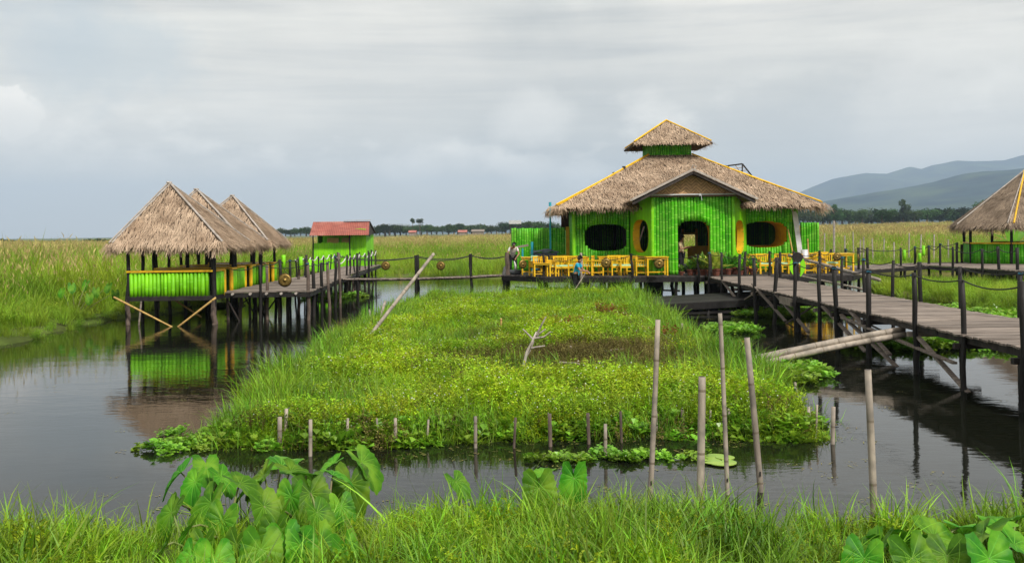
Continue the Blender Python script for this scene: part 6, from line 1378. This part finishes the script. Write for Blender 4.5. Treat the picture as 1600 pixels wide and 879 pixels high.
# ------------------------------------------------------------------ taro (elephant ear) plants
def taro_leaf(size, seed, cup=.25):
    q = random.Random(seed); rings = 7; vs = [(0, 0, 0)]; fs = []; rs = []
    pr_ = [(0, 1.0), (22, .90), (45, .66), (70, .51), (95, .46), (120, .50), (143, .62), (160, .55), (172, .26), (180, .12)]
    ph = q.uniform(0, 6); cup = cup * q.uniform(.9, 2.2); seq = []; vv = [0, 24, 48, 76, 108, 142, 218, 252, 284, 312, 336]
    for k, a in enumerate(vv):
        b = vv[(k + 1) % len(vv)] + (360 if k == len(vv) - 1 else 0); seq += [(a, -1), (a, 1)]; m_ = 4 if b - a < 50 else 8
        for t in range(1, m_): seq.append((a + (b - a) * t / m_, 0))
    n_ = len(seq); K = {a: i for i, a in enumerate(vv)}
    for i in range(1, rings + 1):
        f_ = i / rings
        for (a0, s_) in seq:
            aa = a0 % 360; aa = aa if aa <= 180 else 360 - aa; r0 = float(np.interp(aa, [p[0] for p in pr_], [p[1] for p in pr_])) * f_ * size
            a = a0 + s_ * math.degrees(.0032 * (1.25 - f_) * (1.8 if a0 == 0 else 1) / max(r0, .02)); j = a0
            r_ = r0 * (1 + (.045 * math.sin(j * .31 + ph) + .03 * math.sin(j * .83 + ph * 2) if i == rings else 0)); x, y = r_ * math.cos(R(a)), r_ * math.sin(R(a))
            dist = min(abs((a0 - v + 180) % 360 - 180) for v in vv); puck = min(dist / 12, 1)
            z = cup * abs(y) * (1 - .5 * f_) - .30 * x * abs(x) / size * (1 if x > 0 else .6) + .035 * size * puck * f_ + .05 * size * math.sin(a / 28 + ph) * f_ ** 2
            vs.append((x, y, z))
    for j in range(n_):
        vein = seq[j][1] == -1; tone = .35 + .3 * q.random() * .4
        fs.append((0, 1 + j, 1 + (j + 1) % n_)); rs.append(2.4 if vein else tone)
        for i in range(rings - 1): a = 1 + i * n_; fs.append((a + j, a + n_ + j, a + n_ + (j + 1) % n_, a + (j + 1) % n_)); rs.append(2.4 if vein and i < rings - 2 else tone)
    return vs, fs, rs
def taro(px, Y, leaves, label, seed, z0=.12):
    """leaves: (px, py, dY, size, heading deg, tilt deg, roll deg)"""
    q = random.Random(seed); base = Vector((X_(px, Y), Y, z0)); t = thing('taro_plant', label, 'taro plant', tuple(base), group='taro plants on the near bank')
    for (lx, ly, dY, sz, hd, tl, rl) in leaves:
        c = at(lx, ly, Y=Y + dY)
        if Y < 12 and c.z < .46: c = at(lx, ly, z=.46 + .05 * q.random())
        c = c - base; vs, fs, rs = taro_leaf(sz, q.random()); mt_ = Matrix.Rotation(R(hd), 3, 'Z') @ Matrix.Rotation(R(tl), 3, 'Y') @ Matrix.Rotation(R(rl), 3, 'X')
        m_ = MB(); m_.add([mt_ @ Vector(v) for v in vs], fs, rs); o = m_.build('leaf', M['taro'], t, smooth=True); o.location = c
        m_ = MB(); b = Vector((q.gauss(0, .03), q.gauss(0, .03), -.1)); mid = b.lerp(c, .55) + Vector((0, 0, .10)) ; m_.tube([b, b.lerp(mid, .5) + Vector((0, 0, .03)), mid, mid.lerp(c, .6) + Vector((0, 0, .02)), c], [.018, .015, .012, .009, .007], 6)
        m_.build('stem', M['petiole'], t, smooth=True)
taro(320, 9.3, [(283, 738, 0, .30, 200, 40, 0), (305, 752, -.2, .26, 250, 55, 10), (322, 730, .2, .30, 300, 25, -10), (275, 790, -.4, .22, 230, 60, 0), (345, 745, .0, .24, 330, 40, 0)], 'leftmost taro plant of the cluster, its leaves hanging towards the water', 1)
taro(355, 8.7, [(330, 785, 0, .36, 235, 52, 8), (348, 812, -.3, .30, 250, 60, -12), (375, 755, .2, .30, 350, 25, 0), (318, 850, -.5, .24, 260, 70, 0), (300, 822, -.3, .20, 190, 50, 10)], 'broad taro plant in the left part of the cluster with a bright steep leaf', 2)
taro(425, 9.4, [(412, 742, 0, .30, 210, 45, 0), (440, 728, .3, .34, 80, -15, 10), (455, 735, .1, .30, 340, 20, 0), (396, 760, .2, .28, 180, 30, 0)], 'tall dark taro plant at the back of the cluster', 3)
taro(430, 8.4, [(412, 790, 0, .30, 315, 50, 0), (408, 858, -.3, .34, 280, 65, -10), (445, 845, -.5, .30, 300, 60, 10), (370, 850, -.3, .26, 250, 60, 0)], 'low front taro plant at the middle of the bottom edge', 4)
taro(500, 8.8, [(485, 770, .1, .36, 295, 55, 8), (495, 800, -.2, .26, 320, 50, 0), (470, 850, -.4, .26, 290, 65, 0), (500, 848, -.4, .32, 320, 45, 0), (520, 742, .3, .24, 20, 20, 0)], 'taro plant right of the cluster middle with large hanging leaves', 5)
taro(550, 9.4, [(520, 725, .1, .24, 200, 30, 0), (548, 755, 0, .38, 275, 62, -8), (565, 722, .2, .34, 335, 42, 0), (533, 790, -.2, .24, 300, 55, 0)], 'rightmost taro plant of the cluster with a long leaf reaching right', 6)
taro(715, 9.2, [(712, 752, 0, .22, 310, 30, 0)], 'single small taro leaf between the cluster and the tall pair', 7)
taro(842, 8.9, [(842, 762, 0, .34, 275, 68, 0), (848, 742, .15, .20, 60, -20, 0), (835, 750, .2, .16, 120, -10, 0)], 'tall dark taro leaf left of the heart shaped one in the near water', 8)
taro(893, 9.2, [(897, 746, 0, .30, 255, 62, 12)], 'single heart shaped taro leaf standing clear against the water', 9)
taro(1430, 7.6, [(1405, 850, 0, .38, 30, 20, -30), (1460, 838, .3, .36, 20, 10, 35), (1370, 855, -.1, .34, 200, 45, 10), (1350, 872, 0, .30, 240, 55, 0), (1425, 872, 0, .36, 290, 55, 10), (1500, 822, .5, .26, 60, 10, 0)], 'large taro plant at the bottom edge right of the alone standing pole', 10)
taro(1560, 7.4, [(1535, 835, 0, .38, 200, 20, 20), (1585, 850, 0, .40, 320, 25, 0), (1560, 818, .4, .26, 90, -10, 0), (1480, 868, -.1, .32, 250, 50, 0), (1545, 872, 0, .36, 280, 55, 0), (1590, 812, .5, .28, 120, 20, 0)], 'taro plant in the bottom right corner', 11)
taro(290, 8.2, [(268, 800, 0, .28, 220, 60, 0), (300, 868, 0, .26, 250, 50, 10), (335, 875, 0, .30, 290, 60, -10), (262, 850, 0, .22, 190, 55, 0)], 'lowest taro plant at the left front of the cluster', 21)
taro(470, 9.0, [(455, 775, 0, .30, 250, 65, 8), (440, 800, 0, .26, 220, 60, 0), (478, 742, 0, .26, 90, 10, 0), (430, 830, 0, .28, 265, 70, 12), (540, 860, 0, .28, 320, 55, 0)], 'upright taro plant filling the middle of the cluster', 22)
taro(115, 33.5, [(97, 455, 0, .25, 260, 60, 0), (112, 447, 0, .28, 300, 50, 0), (135, 443, .5, .3, 250, 55, 0), (150, 454, 0, .27, 290, 60, 0), (170, 447, .5, .28, 260, 50, 0), (140, 464, -.3, .28, 280, 60, 0), (180, 458, 0, .28, 300, 50, 0)], 'distant taro plant on the left bank beside the orange stake', 12)
taro(660, 23, [(661, 566, 0, .28, 250, 62, 0)], 'single taro leaf in the left half of the island', 13)
taro(1075, 15, [(1078, 632, 0, .2, 260, 70, 0)], 'single taro leaf behind the short thick pole', 14)
# banana plant behind the pavilion counter
bn = thing('banana_plant', 'young banana plant with upright pale leaves behind the pavilion counter', 'banana plant', (X_(1582, 56), 56, 0))
for i, (hd, L, w_, el) in enumerate(((90, 1.9, .40, 84), (200, 1.6, .36, 40), (-10, 1.7, .4, 42), (150, 1.5, .35, 60), (30, 1.6, .36, 62))):
    m_ = MB(); vs = []; n_ = 10; c = Vector((0, 0, 1.6)); e = R(el)
    for k in range(n_ + 1):
        t_ = k / n_; e2 = e - t_ * .9 * (0 if i == 0 else 1); c2 = c + Vector((math.cos(R(hd)) * math.cos(e2), math.sin(R(hd)) * math.cos(e2), math.sin(e2))) * L / n_; c = c2
        s = w_ * math.sin(math.pi * min(1, t_ * .92 + .06)) ** .6; sd_ = Vector((-math.sin(R(hd)), math.cos(R(hd)), 0)) if i else Vector((1, 0, 0)); vs += [c - sd_ * s + Vector((0, 0, .06)), c, c + sd_ * s + Vector((0, 0, .06))]
    m_.add(vs, [f for k in range(n_) for f in ((3 * k, 3 * k + 1, 3 * k + 4, 3 * k + 3), (3 * k + 1, 3 * k + 2, 3 * k + 5, 3 * k + 4))]); m_.build('leaf', M['banana'], bn, smooth=True)
m_ = MB(); m_.tube([(0, 0, -.2), (0, 0, 1.7)], [.12, .07], 8); m_.build('stem', M['petiole'], bn, smooth=True)
# lily pads
for i, (px_, py_, r_, lab) in enumerate(((1119, 714, .16, 'pale lily pad behind the thinnest pole'), (1128, 723, .18, 'largest pale lily pad beside the short thick pole'), (1112, 722, .13, 'lily pad left of the largest one'), (1133, 716, .12, 'small lily pad right of the others'))):
    c = at(px_, py_, z=.01); m_ = MB(); n_ = 22; vs = [c + Vector((0, 0, .012 + i * .003))]
    for j in range(n_): a = R(12 + i * 90) + R(336) * j / (n_ - 1); vs.append(c + Vector((math.cos(a) * r_, math.sin(a) * r_, .012 + i * .003)))
    vs2 = [v - Vector((0, 0, .008)) for v in vs]; m_.add(vs + vs2, [(0, j, j + 1) for j in range(1, n_)] + [(j, j + n_ + 1, j + n_ + 2, j + 1) for j in range(1, n_)], .5); simple('lily_pad', m_, M['lily'], lab, 'lily pad', tuple(c), group='lily pads by the near poles')
# air: even haze round everything
hz = MB(); hz.box((0, 6000, 348), (25000, 13600, 706)); m = bpy.data.materials.new('haze_air'); m.use_nodes = True; n = m.node_tree.nodes; n.remove(n['Principled BSDF'])
pvn = n.new('ShaderNodeVolumePrincipled'); pvn.inputs['Color'].default_value = (.58, .76, 1, 1); pvn.inputs['Density'].default_value = 1.35e-4; pvn.inputs['Anisotropy'].default_value = 0.0
m.node_tree.links.new(pvn.outputs[0], n['Material Output'].inputs['Volume']); hzo = hz.build('haze', m); tag(hzo, kind='stuff')
